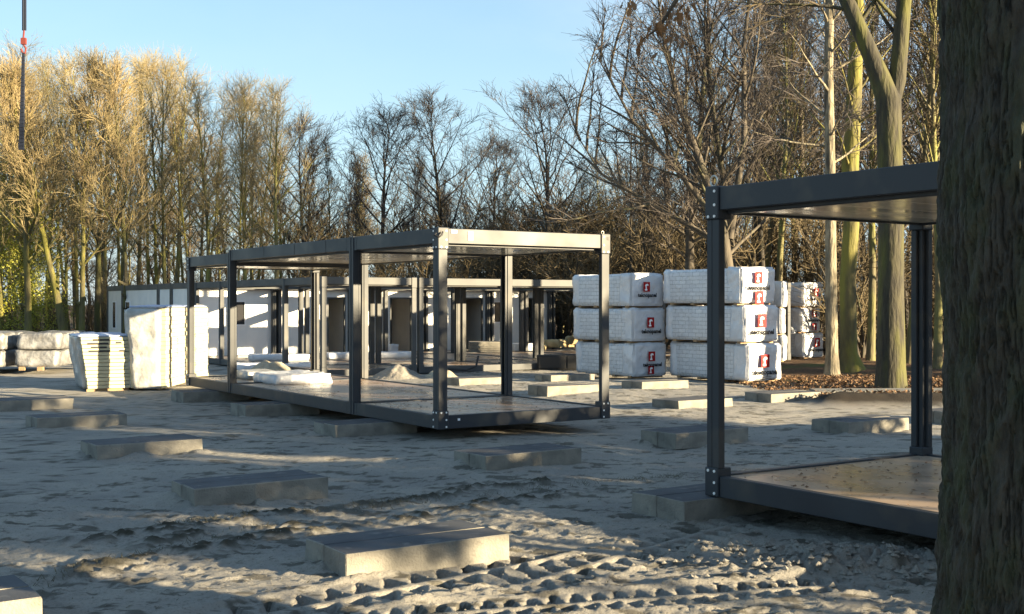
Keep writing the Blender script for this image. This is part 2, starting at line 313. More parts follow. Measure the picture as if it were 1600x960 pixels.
def rmp(n, a, b_, c=0, d=1):
    r = N.new('ShaderNodeMapRange'); r.inputs['From Min'].default_value = a; r.inputs['From Max'].default_value = b_; r.inputs['To Min'].default_value = c; r.inputs['To Max'].default_value = d; K(n, r.inputs['Value']); return r.outputs[0]
def mx_(f, a, b_):
    m = N.new('ShaderNodeMixRGB'); K(f, m.inputs['Fac'])
    for s_, v_ in (('Color1', a), ('Color2', b_)):
        if isinstance(v_, tuple): m.inputs[s_].default_value = (*v_, 1)
        else: K(v_, m.inputs[s_])
    return m.outputs[0]
def attr(n_): a_ = N.new('ShaderNodeAttribute'); a_.attribute_name = n_; return a_.outputs['Fac']
cc = mx_(rmp(nzn(1.1), .35, .65), (.345, .325, .285), (.26, .25, .23))
cc = mx_(rmp(nzn(60, 5, ro=.75), .53, .68, 0, .8), cc, (.14, .13, .11))
cc = mx_(rmp(nzn(4.5, 8, (1, 2.2, 1), .72), .58, .66, 0, .8), cc, (.11, .10, .085))
cc = mx_(attr('dirt'), cc, (.045, .042, .03))
wd = mx_(rmp(nzn(16, 6), .4, .65), (.055, .036, .022), (.15, .085, .045))
wd = mx_(rmp(nzn(.35, 3), .55, .65, 0, .8), wd, (.06, .085, .025))
cc = mx_(attr('wood'), cc, wd); cc = mx_(attr('soil'), cc, (.03, .024, .018)); K(cc, b.inputs['Base Color'])
bp = N.new('ShaderNodeBump'); bp.inputs['Strength'].default_value = 1.0; bp.inputs['Distance'].default_value = .03; K(nzn(45, 9, ro=.75), bp.inputs['Height']); K(bp.outputs[0], b.inputs['Normal'])
link('ground', me, gm, kind='structure')
def zat(x, y):   # ground height at a point, from the mesh grid
    i = int(np.clip(np.searchsorted(ys, y), 1, rows - 1)); j = int(np.clip(np.searchsorted(xs, x), 1, cols - 1)); return float(Z[i, j])
# pale concrete path behind the litter
mb = MB(); p0 = G(1275, 611, .05); p1 = (p0[0] + 9, p0[1] + .4)
mb.prism([(p0[0], p0[1] - .35), (p1[0], p1[1] - .35), (p1[0], p1[1] + .55), (p0[0], p0[1] + .55)], -.15, .06); mb.build('path', M['concrete'], kind='structure')

# clods and pebbles of sand as loose stuff
rng = random.Random(4); mb = MB()
def rock(mb, x, y, z, r, rg):
    vs_ = [(0, 0, 1), (0, 0, -1)] + [(math.cos(a), math.sin(a), 0) for a in (0, 1.26, 2.5, 3.8, 5.0)]
    vs_ = [(x + v[0] * r * rg.uniform(.6, 1.3), y + v[1] * r * rg.uniform(.6, 1.3), z + v[2] * r * rg.uniform(.5, .9)) for v in vs_]
    mb.add(vs_, [(0, 2 + i, 2 + (i + 1) % 5) for i in range(5)] + [(1, 2 + (i + 1) % 5, 2 + i) for i in range(5)])
for i in range(6000):
    k = rng.random()
    if k < .07: x, y = rng.gauss(*(G(1350, 888)[0], .5)), rng.gauss(G(1350, 888)[1], .22)
    elif k < .10: x, y = rng.gauss(G(1150, 868)[0], .5), rng.gauss(G(1150, 868)[1], .2)
    else: x, y = rng.uniform(-5, 4), rng.uniform(6.5, 16)
    rock(mb, x, y, zat(x, y) + .002, rng.uniform(.003, .008) if k > .10 else rng.uniform(.006, .034), rng)
mb.build('sand_clods', gm, kind='stuff', label='loose clods of sand scattered over the tyre tracks', cat='clods')
# dark grassy debris along the track line
mb = MB()
q = (60, 905, 1100, 735)
for q, n_ in (((250, 828, 1095, 738), 1500), ((60, 915, 430, 822), 500)):
    a = np.array(G(q[0], q[1])); b_ = np.array(G(q[2], q[3]))
    for i in range(n_):
        tt = rng.random(); clump = math.sin(tt * 23) + math.sin(tt * 61 + 1)
        if clump < -.3: continue
        p = a + (b_ - a) * tt + np.array([rng.gauss(0, .05), rng.gauss(0, .09)]); z = zat(*p)
        an = rng.uniform(0, 6.3); l_ = rng.uniform(.02, .07); h_ = rng.uniform(.005, .045)
        dx, dy = math.cos(an) * l_, math.sin(an) * l_
        mb.add([(p[0], p[1], z), (p[0] + dy * .12, p[1] - dx * .12, z), (p[0] + dx, p[1] + dy, z + h_)], [(0, 1, 2)])
for i in range(3500):
    y = 6.5 + 14 * rng.random() ** 1.2; x = rng.uniform(-.45, .42) * y; z = zat(x, y) + .003; an = rng.gauss(0, .6); l_ = rng.uniform(.01, .05)
    dx, dy = math.cos(an) * l_, math.sin(an) * l_; mb.add([(x, y, z), (x + dy * .3, y - dx * .3, z), (x + dx, y + dy, z + rng.uniform(0, .012))], [(0, 1, 2)])
mb.build('grass_debris', mat('dead_grass', (.05, .045, .025), (.09, .08, .04), 9, .9), kind='stuff', label='dark torn grass and roots along the wheel rut', cat='debris')

# ------------------------------------------------------------------ steel module frames
W = 2.795
def make_frame(Ly, H=2.6, st='steel', label='', group=None, detail=True, ceiling=True, slim=(False, False)):
    root = empty('module_frame', label=label, cat='module frame', group=group)
    stl = M[st]; bt = .10
    f = MB(); zt = .175
    f.box(.02, bt, .16, Ly - .16, 0, zt).box(W - bt, W - .02, .16, Ly - .16, 0, zt).box(.16, W - .16, .02, bt, 0, zt).box(.16, W - .16, Ly - bt, Ly - .02, 0, zt)
    f.build('floor_frame', stl, root, bevel=.006)
    MB().box(bt + .002, W - bt - .002, bt + .002, Ly - bt - .002, .06, .160).build('floor_panel', M['ply'], root)
    r = MB(); z0 = H - .205
    r.box(.02, bt, .16, Ly - .16, z0, H - .01).box(W - bt, W - .02, .16, Ly - .16, z0, H - .01).box(.16, W - .16, .02, bt, z0, H - .01).box(.16, W - .16, Ly - bt, Ly - .02, z0, H - .01)
    r.box(.102, .16, .162, Ly - .162, z0 - .03, z0 + .01).box(W - .16, W - .102, .162, Ly - .162, z0 - .03, z0 + .01)
    r.box(.165, W - .165, .102, .15, z0 - .03, z0 + .01).box(.165, W - .165, Ly - .15, Ly - .102, z0 - .03, z0 + .01)
    r.build('roof_frame', stl, root, bevel=.006)
    c_ = MB(); y = .154; n = max(2, round((Ly - .3) / .5)); st_ = (Ly - .308) / n
    for i in range(n): c_.box(.162, W - .162, y + i * st_ + .003, y + (i + 1) * st_ - .003, z0 - .012, H - .05)
    if ceiling: c_.build('ceiling_panel', M['ceil'], root, bevel=.004)
    for sx_, sy_ in ((0, 0), (1, 0), (0, 1), (1, 1)):
        fx = (lambda a: a) if not sx_ else (lambda a: W - a); fy = (lambda a: a) if not sy_ else (lambda a: Ly - a)
        def bx(m_, x0, x1, y0, y1, z0_, z1_): m_.box(min(fx(x0), fx(x1)), max(fx(x0), fx(x1)), min(fy(y0), fy(y1)), max(fy(y0), fy(y1)), z0_, z1_)
        if slim[sy_]:
            p = MB(); bx(p, .008, .10, .008, .07, .0, H - .002); bx(p, .102, .14, .03, .06, .178, H - .21)
            p.build('corner_post', stl, root, bevel=.005)
            for za_, zb2 in ((0, .175), (H - .205, H - .01)): p = MB(); bx(p, .02, .10, .072, .158, za_, zb2); p.build('beam_end', stl, root)
            continue
        p = MB(); bx(p, .012, .145, .012, .075, .24, H - .28); bx(p, .012, .075, .077, .16, .24, H - .28); bx(p, .078, .115, .078, .125, .162, H - .236)
        po = p.build('corner_post', stl, root, bevel=.005)
        for za_, zb2 in ((0, .24), (H - .28, H)): p = MB(); bx(p, 0, .158, 0, .158, za_, zb2); p.build('corner_casting', stl, po, bevel=.008)
        if detail:
            q_ = MB()
            for z in (H - .255, H - .16, H - .045, .215, .12, .03):
                for o_ in ((.12,) if z not in (H - .255, .215) else (.12, .045)):
                    q_.disc((fx(o_), fy(-.001), z), (0, -1 if not sy_ else 1, 0), .0125); q_.disc((fx(-.001), fy(o_), z), (-1 if not sx_ else 1, 0, 0), .0125)
            q_.build('bolts', M['bolt'], po)
            h_ = MB(); h_.box(fx(.03) - .0, fx(.03) + .035 * (1 if not sx_ else -1), fy(-.002) - .002, fy(-.002) + .002, H - .09, H - .045)
            h_.build('lifting_slot', M['black'], po)
    return root
def place(o, a, b, X0, Y0, z):
    p = np.array([X0, Y0]) + D1 * a + D2 * b; o.location = (p[0], p[1], z); o.rotation_euler = (0, 0, TH)
X0, Y0 = -.9457, 15.37; ZF = EYE - 1.616
nearA = make_frame(2.570, 2.6, slim=(False, True), label='nearest bay of the middle open steel frame, with paper stickers on its top beam'); place(nearA, 0, 0, X0, Y0, ZF)
nearB = make_frame(5.066, 2.6, slim=(True, True), label='long middle bay of the open steel frame, white wrapped pack lying on its floor'); place(nearB, 2.576, 0, X0, Y0, ZF)
nearC = make_frame(2.360, 2.545, slim=(True, False), label='far end bay of the open steel frame, in front of the tall cream board stack'); place(nearC, 7.6475, 0, X0, Y0, ZF)
right = make_frame(7.6, 2.6, label='open steel frame at right, partly hidden by the big tree trunk'); place(right, -7.6, 0, 1.625, 10.117, EYE - 1.614)
for o in (nearA, nearB, nearC, right): o['group'] = 'open steel frames in the foreground'
# stickers on the near end beam, panel joints and shackle rings
MB().box(.20, .29, .012, .018, 2.53, 2.57).build('paper_sticker', M['paper'], nearA); MB().box(.46, .53, .012, .018, 2.44, 2.56).build('paper_sticker', M['paper'], nearA)
s = MB(); s.box(.30, .335, .012, .018, .10, .13).build('floor_sticker', M['paper'], nearA)
s = MB()
for y in (.9, 2.1, 3.4): s.box(.017, .0185, y, y + .008, 2.40, 2.585)
s.build('beam_joint', M['black'], nearB)
def ring(parent, x, y, z, R=.045, r=.008, ang=0):
    p = [(x + math.cos(t_) * R * math.cos(ang), y + math.cos(t_) * R * math.sin(ang), z + R + math.sin(t_) * R) for t_ in np.linspace(0, 2 * math.pi, 13)]
    return MB().tube(p, r, 6).build('lifting_ring', M['zinc'], parent, smooth=True)
ring(right, .04, 7.53, 2.6, ang=1.5); ring(nearA, W - .08, .08, 2.6, .022, .005)
s = MB(); s.tube([(-.02, .02, 2.52), (-.06, -.01, 2.49), (-.02, -.06, 2.47), (.03, -.045, 2.5), (.05, -.035, 2.54)], .012, 6).build('hook', M['black'], nearA, smooth=True)
# bright galvanised sheets lying on the roof
def flat_pack(name, parent_pos, rz, L_, W_, H_, m, seed=0, amp=.02, sag=0, nseg=None, **k):
    return lumpy(name, L_, W_, H_, m, seed, amp, loc=parent_pos, rz=rz, **k)
def lumpy_mesh(Lx, Ly, Lz, seed=0, amp=.02, taper=0., bulge=.0, step=.07, lean=(0, 0), rnd=.04):
    nx = max(3, int(Lx / step)); ny = max(3, int(Ly / step)); nzz = max(3, int(Lz / step))
    bm = bmesh.new(); cache = {}
    rg = np.random.RandomState(seed)
    def P(i, j, k):
        key = (i, j, k)
        if key in cache: return cache[key]
        u, v, w_ = i / nx, j / ny, k / nzz
        x, y, z = u * Lx, v * Ly, w_ * Lz
        cx, cy = (u - .5), (v - .5)
        # rounded corners
        ex = min(u, 1 - u) * Lx; ey = min(v, 1 - v) * Ly; ez = min(w_, 1 - w_) * Lz
        for (p_, q_) in ((ex, ey), (ey, ez), (ex, ez)):
            pass
        n1 = float(vn(np.array(x * 3 + z * 2.1 + seed * 7.3), np.array(y * 3 - z * 2.7 + seed), seed)) - .5
        n2 = float(vn(np.array(x * 9 - z * 7), np.array(y * 9 + z * 8.1), seed + 5)) - .5
        d_ = amp * (n1 * 1.6 + n2 * .9)
        nxv = (1 if i == nx else -1 if i == 0 else 0); nyv = (1 if j == ny else -1 if j == 0 else 0); nzv = (1 if k == nzz else -1 if k == 0 else 0)
        cnt = abs(nxv) + abs(nyv) + abs(nzv)
        sh = -rnd * .45 if cnt == 2 else (-rnd * .6 if cnt == 3 else 0)
        bl = bulge * math.sin(math.pi * w_)
        x += nxv * (d_ + sh + bl); y += nyv * (d_ + sh + bl); z += nzv * (d_ * .6 + sh * .6) if k != 0 else 0
        f_ = 1 - taper * (1 - w_)
        x = Lx / 2 + (x - Lx / 2) * f_ + lean[0] * w_; y = Ly / 2 + (y - Ly / 2) * f_ + lean[1] * w_
        cache[key] = bm.verts.new((x, y, z)); return cache[key]
    for i in range(nx):
        for j in range(ny):
            bm.faces.new((P(i, j, 0), P(i, j + 1, 0), P(i + 1, j + 1, 0), P(i + 1, j, 0))); bm.faces.new((P(i, j, nzz), P(i + 1, j, nzz), P(i + 1, j + 1, nzz), P(i, j + 1, nzz)))
        for k in range(nzz):
            bm.faces.new((P(i, 0, k), P(i + 1, 0, k), P(i + 1, 0, k + 1), P(i, 0, k + 1))); bm.faces.new((P(i, ny, k), P(i, ny, k + 1), P(i + 1, ny, k + 1), P(i + 1, ny, k)))
    for j in range(ny):
        for k in range(nzz):
            bm.faces.new((P(0, j, k), P(0, j, k + 1), P(0, j + 1, k + 1), P(0, j + 1, k))); bm.faces.new((P(nx, j, k), P(nx, j + 1, k), P(nx, j + 1, k + 1), P(nx, j, k + 1)))
    for f_ in bm.faces: f_.smooth = True
    me_ = bpy.data.meshes.new('pack'); bm.to_mesh(me_); bm.free(); return me_
def lumpy(name, Lx, Ly, Lz, m, seed=0, amp=.02, parent=None, loc=None, rz=None, lab=None, cat=None, group=None, **kw):
    return link(name, lumpy_mesh(Lx, Ly, Lz, seed, amp, **kw), m, parent, loc, rz, label=lab, cat=cat, group=group)
def mod(a, b, base=(X0, Y0)): p = np.array(base) + D1 * a + D2 * b; return float(p[0]), float(p[1])

p = mod(2.7, .5); MB().box(0, .9, 0, 1.7, 0, .05).build('roof_sheet', M['white'], None, bevel=.006, loc=(p[0], p[1], ZF + 2.6), rz=TH, label='white sheet lying on the roof of the middle open frame', cat='sheet')

lb_ = MB(); rl = random.Random(12)
def bits(a0, a1, base, n):
    for i in range(n):
        x, y = mod(rl.uniform(a0, a1), rl.uniform(.15, W - .15), base); z = ZF + .163; an = rl.uniform(0, 6.3); l_ = rl.uniform(.012, .05)
        dx, dy = math.cos(an) * l_, math.sin(an) * l_; lb_.add([(x, y, z), (x + dx * .5 + dy * .4, y + dy * .5 - dx * .4, z + .004), (x + dx, y + dy, z + rl.uniform(.002, .015)), (x + dx * .5 - dy * .3, y + dy * .5 + dx * .3, z + .006)], [(0, 1, 2, 3)])
bits(.2, 2.4, (X0, Y0), 220); bits(2.8, 7.5, (X0, Y0), 160); bits(-5, -.2, (1.625, 10.117), 420)
lb_.build('leaf_bits', M['litter'], kind='stuff', label='leaf bits and crumbs lying on the plywood frame floors', cat='leaf bits')
# ------------------------------------------------------------------ back building: open frames and closed white cabins
BX, BY = -4.9, 30.9; BZ = EYE - 1.89; PB = 2.86
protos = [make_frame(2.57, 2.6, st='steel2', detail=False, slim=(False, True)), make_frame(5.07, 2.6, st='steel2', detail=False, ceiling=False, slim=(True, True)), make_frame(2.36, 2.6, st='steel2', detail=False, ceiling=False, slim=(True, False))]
offs = [0, 2.576, 7.65]; sec = ['front', 'middle', 'rear']; ordn = ['first', 'second', 'third', 'fourth', 'fifth', 'sixth', 'seventh']
first = [True] * 3
for b_ in range(7):
    for k_ in range(3):
        if b_ == 6 and k_ == 0: continue
        o = protos[k_] if b_ == 0 else copy_tree(protos[k_])
        place(o, offs[k_], b_ * PB, BX, BY, BZ)
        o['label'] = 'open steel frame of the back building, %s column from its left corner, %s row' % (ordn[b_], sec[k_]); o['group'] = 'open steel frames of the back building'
def make_cabin(Wd, Ly, H=2.6, openings=(), side_win=(), label='', frontwall=True, fill='yellow_room'):
    """closed cabin: white panels between grey frame members; openings on the y=0 face: (kind,x0,x1,z0,z1)"""
    root = empty('white_cabin', label=label, cat='cabin', group='white panelled cabins behind the open frames')
    f = MB()
    for x in (0, Wd - .12):
        for y in (0, Ly - .12): f.box(x, x + .12, y, y + .12, 0, H)
    f.box(.122, Wd - .122, 0, .10, H - .2, H - .005).box(.122, Wd - .122, Ly - .10, Ly, H - .2, H - .005).box(0, .1, .122, Ly - .122, H - .2, H - .005).box(Wd - .1, Wd, .122, Ly - .122, H - .2, H - .005)
    f.box(.122, Wd - .122, 0, .10, 0, .16).box(0, .1, .122, Ly - .122, 0, .16).box(Wd - .1, Wd, .122, Ly - .122, 0, .16)
    f.build('cabin_frame', M['steel2'], root, bevel=.006)
    MB().box(.102, Wd - .102, .102, Ly - .102, H - .1, H - .03).build('roof', M['steel2'], root)
    MB().box(.102, Wd - .102, .102, Ly - .102, .08, .15).build('floor', M['ply'], root)
    xsx = sorted(openings, key=lambda o_: o_[1]); cur = .124
    wl = MB()
    for kind, x0, x1, z0, z1 in xsx:
        n = max(1, round((x0 - cur) / 1.0)); 
        if x0 > cur + .02:
            for i in range(n): wl.box(cur + (x0 - cur) * i / n + .002, cur + (x0 - cur) * (i + 1) / n - .002, .03, .09, .162, H - .202)
        wl.box(x0, x1, .03, .09, z1, H - .202)
        if z0 > .2: wl.box(x0, x1, .03, .09, .162, z0)
        cur = x1
    n = max(1, round((Wd - .124 - cur) / 1.0))
    for i in range(n): wl.box(cur + (Wd - .124 - cur) * i / n + .002, cur + (Wd - .124 - cur) * (i + 1) / n - .002, .03, .09, .162, H - .202)
    wl.build('wall', M['white'], root)
    for kind, x0, x1, z0, z1 in xsx:
        fr = MB(); t_ = .05
        fr.box(x0, x0 + t_, .015, .1, z0, z1).box(x1 - t_, x1, .015, .1, z0, z1).box(x0 + t_, x1 - t_, .015, .1, z1 - t_, z1)
        if kind == 'window':
            fr.box(x0 + t_, x1 - t_, .015, .1, z0, z0 + t_); o = fr.build('window', M['paper'], root); MB().box(x0 + t_, x1 - t_, .05, .07, z0 + t_, z1 - t_).build('pane', M['glass'], o)
        else: fr.build('door_frame', M['steel2'], root)
    # side (x=0), rear and far side walls
    n = max(1, round((Ly - .25) / 1.15)); wl = MB(); wins = MB(); L_ = Ly - .248
    for i in range(n): wl.box(.03, .09, .124 + L_ * i / n + .003, .124 + L_ * (i + 1) / n - .003, .162, H - .202)
    wl.box(.125, Wd - .125, Ly - .09, Ly - .03, .16, H - .202); wl.box(Wd - .09, Wd - .03, .124, Ly - .124, .162, H - .202)
    wl.build('wall', M['white'], root)
    for (y0, y1, z0, z1) in side_win:
        fr = MB(); t_ = .05
        fr.box(.005, .028, y0, y0 + t_, z0, z1).box(.005, .028, y1 - t_, y1, z0, z1).box(.005, .028, y0 + t_, y1 - t_, z1 - t_, z1).box(.005, .028, y0 + t_, y1 - t_, z0, z0 + t_)
        o = fr.build('window', M['paper'], root); MB().box(.01, .027, y0 + t_, y1 - t_, z0 + t_, z1 - t_).build('pane', M['glass'], o)
    MB().box(.2, Wd - .2, Ly - .16, Ly - .1, .16, H - .25).build('inner_lining', M[fill], root)
    return root
WN = lambda x, w_=.55: ('window', x, x + w_, 1.15, 2.0)
DR = lambda x, w_=.85: ('door', x, x + w_, .162, 2.12)
specs = [([WN(1.25)], 'white cabin with a dark window, leftmost in the rear row'), ([DR(1.9, .7)], 'white cabin with one doorway at its right, second in the rear row'),
         ([DR(1.5, .9)], 'white cabin with one doorway, middle of the rear row'), ([DR(1.75, .85)], 'white cabin with ochre interior seen through the doorway'),
         ([WN(.2, .5), DR(1.55, .5), WN(2.2, .35)], 'white cabin at the right end of the rear row, beside the torn insulation')]
for i, (op, lb) in enumerate(specs):
    o = make_cabin(2.85, 2.4, 2.6, op, label=lb, fill='white' if i < 3 else 'yellow_room'); place(o, 10.05, i * PB, BX, BY, BZ)
for (a0, a1, sw, lb) in ((12.5, 13.94, (), 'white cabin beyond the cream board stack with no window'), (13.98, 18.46, ((3.5, 4.1, .9, 2.0),), 'long white cabin with a narrow window, left side of the site'), (18.52, 20.7, ((.9, 1.4, .9, 2.0),), 'leftmost small white cabin with a narrow window, at the edge of the wood')):
    o = make_cabin(2.85, a1 - a0, 2.6, (), sw, label=lb); place(o, a0, 0, BX, BY, BZ)

# things lying in the back building and on the frame floors
def on(px, py, z): x, y = G(px, py, z); return (x, y, z)
FL = BZ + .162
def put_pack(nm, px, py, z, Lx, Ly, Lz, m, lab, cat, seed, rz=TH, amp=.03, **k):
    x, y, z = on(px, py, z); return lumpy(nm, Lx, Ly, Lz, m, seed, amp, loc=(x, y, z), rz=rz, lab=lab, cat=cat, step=.06, **k)
put_pack('wrapped_pack', 430, 602, ZF + .162, 1.1, 1.15, .17, M['film'], 'white plastic wrapped pack lying on the floor of the middle open frame', 'wrapped pack', 3, amp=.05)
put_pack('wrapped_pack', 386, 594, ZF + .162, .72, .8, .16, M['film2'], 'cloudy plastic pack just left of the white pack on the frame floor', 'wrapped pack', 4, amp=.03)
o = put_pack('wrapped_pack', 358, 581, -.05, 2.3, .9, .22, M['film'], 'flat white wrapped pack on the ground behind the tall cream board stack', 'wrapped pack', 5, rz=.1)
put_pack('wrapped_pack', 392, 565, FL, 1.8, .7, .20, M['film'], 'bluish white wrapped pack under the back building roof at left', 'wrapped pack', 6, rz=.35)
put_pack('wrapped_pack', 512, 562, FL, 2.8, .8, .2, M['film'], 'flat wrapped pack on the back building floor behind the double post', 'wrapped pack', 7, rz=.3)
put_pack('wrapped_pack', 611, 551, FL, .35, .4, .3, M['film'], 'small white wrapped block near the back wall', 'wrapped pack', 8)
mb = MB(); 
for i in range(5): mb.box(0, 1.15, .02 * (i % 2), 1.2, i * .075, i * .075 + .068)
x, y, z = on(735, 551, FL); mb.build('board_stack', M['concrete'], None, bevel=.006, loc=(x, y, z), rz=.1, label='stack of five grey boards on the back building floor', cat='board stack')
x, y, z = on(803, 549, FL); MB().box(0, .9, 0, .5, 0, .28).build('white_block', M['white'], None, bevel=.02, loc=(x, y, z), rz=.2, label='white foam block right of the grey board stack', cat='foam block')
x, y, z = on(737, 537, FL); MB().box(0, .38, 0, .5, 0, .55).box(-.02, .40, -.02, .52, .55, .6).build('chest', M['redbrown'], None, bevel=.01, loc=(x, y, z), rz=TH, label='dark red brown chest seen through the ochre doorway', cat='chest')
rg = random.Random(5)
for i in range(7):
    px = 856 + i * 7; x, y, _ = on(px, 552 - (i % 3) * 3, -.08)
    lumpy('insulation_scrap', rg.uniform(.4, .9), rg.uniform(.5, .9), rg.uniform(.18, .4), M['foam'], 20 + i, .11, loc=(x, y, -.10 + (.22 if i % 2 else 0)), rz=rg.uniform(0, 3), lab='crumpled yellowish insulation scrap in the heap by the white cabins', cat='insulation scrap', group='heap of torn insulation', rnd=.1)
def heap(name, px0, px1, py, h, m, lab, seed):
    x0, y0 = G(px0, py, -.05); x1, y1 = G(px1, py, -.05); n = 36; v = []; f_ = []; cx = (x0 + x1) / 2; rx = (x1 - x0) / 2
    for j in range(n):
        for i in range(n):
            u = (i / (n - 1) - .5) * 2; w_ = (j / (n - 1) - .5) * 2; r_ = math.hypot(u, w_)
            z = h * max(0, math.cos(min(r_, 1) * 1.5708)) ** 1.3 * (.25 + 1.3 * float(fbm(np.array(u * 2 + seed), np.array(w_ * 2.), 3, seed))) - .12 + .06 * float(fbm(np.array(u * 6 + seed), np.array(w_ * 6.), 3, seed + 2))
            v.append((u * rx, w_ * rx * .8, z))
    for j in range(n - 1):
        for i in range(n - 1): a = j * n + i; f_.append((a, a + 1, a + n + 1, a + n))
    mb = MB(); mb.add(v, f_); mb.build(name, m, smooth=True, loc=(cx, y0 + rx * .7, 0), label=lab, cat='sand heap')
heap('sand_heap', 372, 462, 584, .34, M['sandheap'], 'pale sunlit sand heap behind the middle open frame', 3)
heap('sand_heap', 572, 668, 592, .34, M['greyheap'], 'grey sand heap in front of the back building', 9)
heap('sand_heap', 655, 720, 590, .22, M['sandheap'], 'low ridge of pale sand beside the grey heap', 12)
x, y, z = on(700, 580, 0)
MB().tube([(x, y, .05), (x + .5, y - .1, .03), (x + .75, y + .05, .12), (x + .8, y + .3, .38)], .03, 8).build('black_hose', M['black'], smooth=True, label='black hose lying at the foot of the back building', cat='hose')
# black crates/side of floor at the right of the back building
p = G(845, 590, -.1); MB().box(0, 2.4, 0, .5, 0, .42).box(.02, .8, -.03, .0, .05, .38).box(.85, 1.6, -.03, .0, .05, .38).build('dark_beam_stack', M['black'], None, bevel=.01, loc=(p[0], p[1] + 3.5, -.1), rz=.05, label='dark stacked beams between the back building and the white stacks', cat='beam stack')

# ------------------------------------------------------------------ foundation pads
def make_pad(vr=0):
    rj = random.Random(vr); root = empty('foundation_pad', group='concrete foundation pads on the sand', cat='concrete pad')
    for i in (0, 1):
        m_ = MB(); m_.box(0, 1.27, i * .340, i * .340 + .336, 0, .205 - .004 * i)
        m_.v = [(x_ + rj.gauss(0, .006), y_ + rj.gauss(0, .003), z_ + rj.gauss(0, .003)) for x_, y_, z_ in m_.v]
        o = m_.build('slab', [M['concrete'], M['concrete_top']], root, bevel=.007)
        n_ = len(o.data.vertices)
        for q_ in o.data.vertices:
            if q_.co.z > .19 and rj.random() < .4: q_.co.z -= rj.uniform(0, .012)
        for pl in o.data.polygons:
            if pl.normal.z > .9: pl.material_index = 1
    return root
padv = [make_pad(k_) for k_ in range(5)]
for i, (px, py, lb) in enumerate(pads):
    o = padv[i] if i < 5 else copy_tree(padv[i % 5])
    x, y = G(px, py); zz = float(zbase(x, y)) - .02
    o.location = (x, y, zz); o.rotation_euler = (0, 0, TH + rg.uniform(-.02, .02)); o['label'] = lb

# ------------------------------------------------------------------ wrapped panel stacks with print
def text_mesh(body, size, bold=.02):
    cu = bpy.data.curves.new('txt', 'FONT'); cu.body = body; cu.size = size; cu.align_x = 'CENTER'; cu.extrude = .001; cu.offset = size * bold; cu.resolution_u = 2
    o = bpy.data.objects.new('txt', cu); COL.objects.link(o); dg = bpy.context.evaluated_depsgraph_get(); me_ = bpy.data.meshes.new_from_object(o.evaluated_get(dg)); bpy.data.objects.remove(o); return me_
TXT = text_mesh('teknopanel', .17, .035)
def place_text(parent, me_, x, y, z, m, name, sc=1.0):
    o = link(name, me_, None, parent); 
    if not me_.materials: me_.materials.append(m)
    o.location = (x, y, z); o.rotation_euler = (rad(90), 0, 0); o.scale = (sc, sc, 1); return o
# emblem: red tile with a white pointed figure inside
em = MB(); em.box(-.13, .13, -.003, 0, 0, .30)
EMB = em.mesh('emblem')
fg = [(-.075, .035), (.02, .035), (.02, .075), (-.005, .085), (.0, .135), (-.015, .16), (.035, .195), (.06, .17), (.065, .215), (.02, .245), (-.04, .235), (-.06, .19), (-.08, .18), (-.05, .165), (-.045, .09), (-.08, .07)]
FIG = MB(); FIG.add([(x, -.0055, z) for x, z in fg], [tuple(range(len(fg)))]); FIGM = FIG.mesh('emblem_figure')
SMALL = MB(); rg2 = random.Random(8)
for r_ in range(4):
    x = -.18
    while x < .18: w_ = rg2.uniform(.02, .07); SMALL.box(x, min(x + w_, .19), -.003, 0, -r_ * .042, -r_ * .042 + .014); x += w_ + .015
SMALLM = SMALL.mesh('print_lines')
TAPE_Y = -.002
for me_, mm_ in ((EMB, M['red']), (FIGM, M['paper']), (SMALLM, M['grey_ink'])): me_.materials.append(mm_)
def bundle(Wd, Ly, Hh, seed, label, marks=(), group=None):
    root = empty('panel_bundle', label=label, cat='panel bundle', group=group)
    z0 = .045
    b_ = lumpy('panel_pack', Wd - .04, Ly - .3, Hh - z0 - .02, M['pack'], seed, .016, parent=root, step=.09, rnd=.05); b_.location = (.02, .22, z0)
    w_ = lumpy('wrap_end', Wd, .50, Hh - z0, M['film'], seed + 1, .026, parent=root, step=.045, rnd=.12); w_.location = (0, 0, z0)
    w2 = lumpy('wrap_end', Wd + .03, .35, Hh - z0, M['film'], seed + 2, .03, parent=root, step=.07, rnd=.12); w2.location = (-.015, Ly - .30, z0)
    for k_ in range(4): yy = .15 + (Ly - .5) * k_ / 3; MB().box(.03, Wd - .03, yy, yy + .12, 0, z0 + .01).build('pallet_foot', M['wood'], root)
    for (kind, x, z, sc) in marks:
        if kind == 'logo':
            e_ = link('emblem', EMB, None, root); e_.location = (x, -.068, z); e_.scale = (sc, 1, sc)
            g_ = link('emblem_figure', FIGM, None, e_); place_text(root, TXT, x + .02, -.072, z - .16 * sc, M['ink'], 'lettering', sc * .98)
        elif kind == 'tile':
            e_ = link('emblem', EMB, None, root); e_.location = (x, -.068, z); e_.scale = (sc, 1, sc); link('emblem_figure', FIGM, None, e_)
        elif kind == 'lines':
            e_ = link('small_print', SMALLM, None, root); e_.location = (x, -.070, z); e_.scale = (sc, 1, sc)
    return root
def stack(px, py, pr, pl, tops, names, zb, marks, shift, seed):
    """corner pixel on the ground, right end and left end pixels"""
    x, y = G(px, py, zb); t_ = lambda q: (q - 800) / F
    wd = (t_(pr) * y - x) / (D2[0] - t_(pr) * D2[1]); ln = (t_(pl) * y - x) / (D1[0] - t_(pl) * D1[1])
    z = zb
    for i, h in enumerate(tops):
        o = bundle(wd, ln, h, seed + 10 * i, names[i], marks[i], 'white wrapped panel bundles in stacks'); sx_ = shift[i]
        q_ = np.array([x, y]) + D2 * sx_[0] + D1 * sx_[1]; o.location = (q_[0], q_[1], z); o.rotation_euler = (0, 0, TH + rg.uniform(-.015, .015)); z += h
    return wd, ln
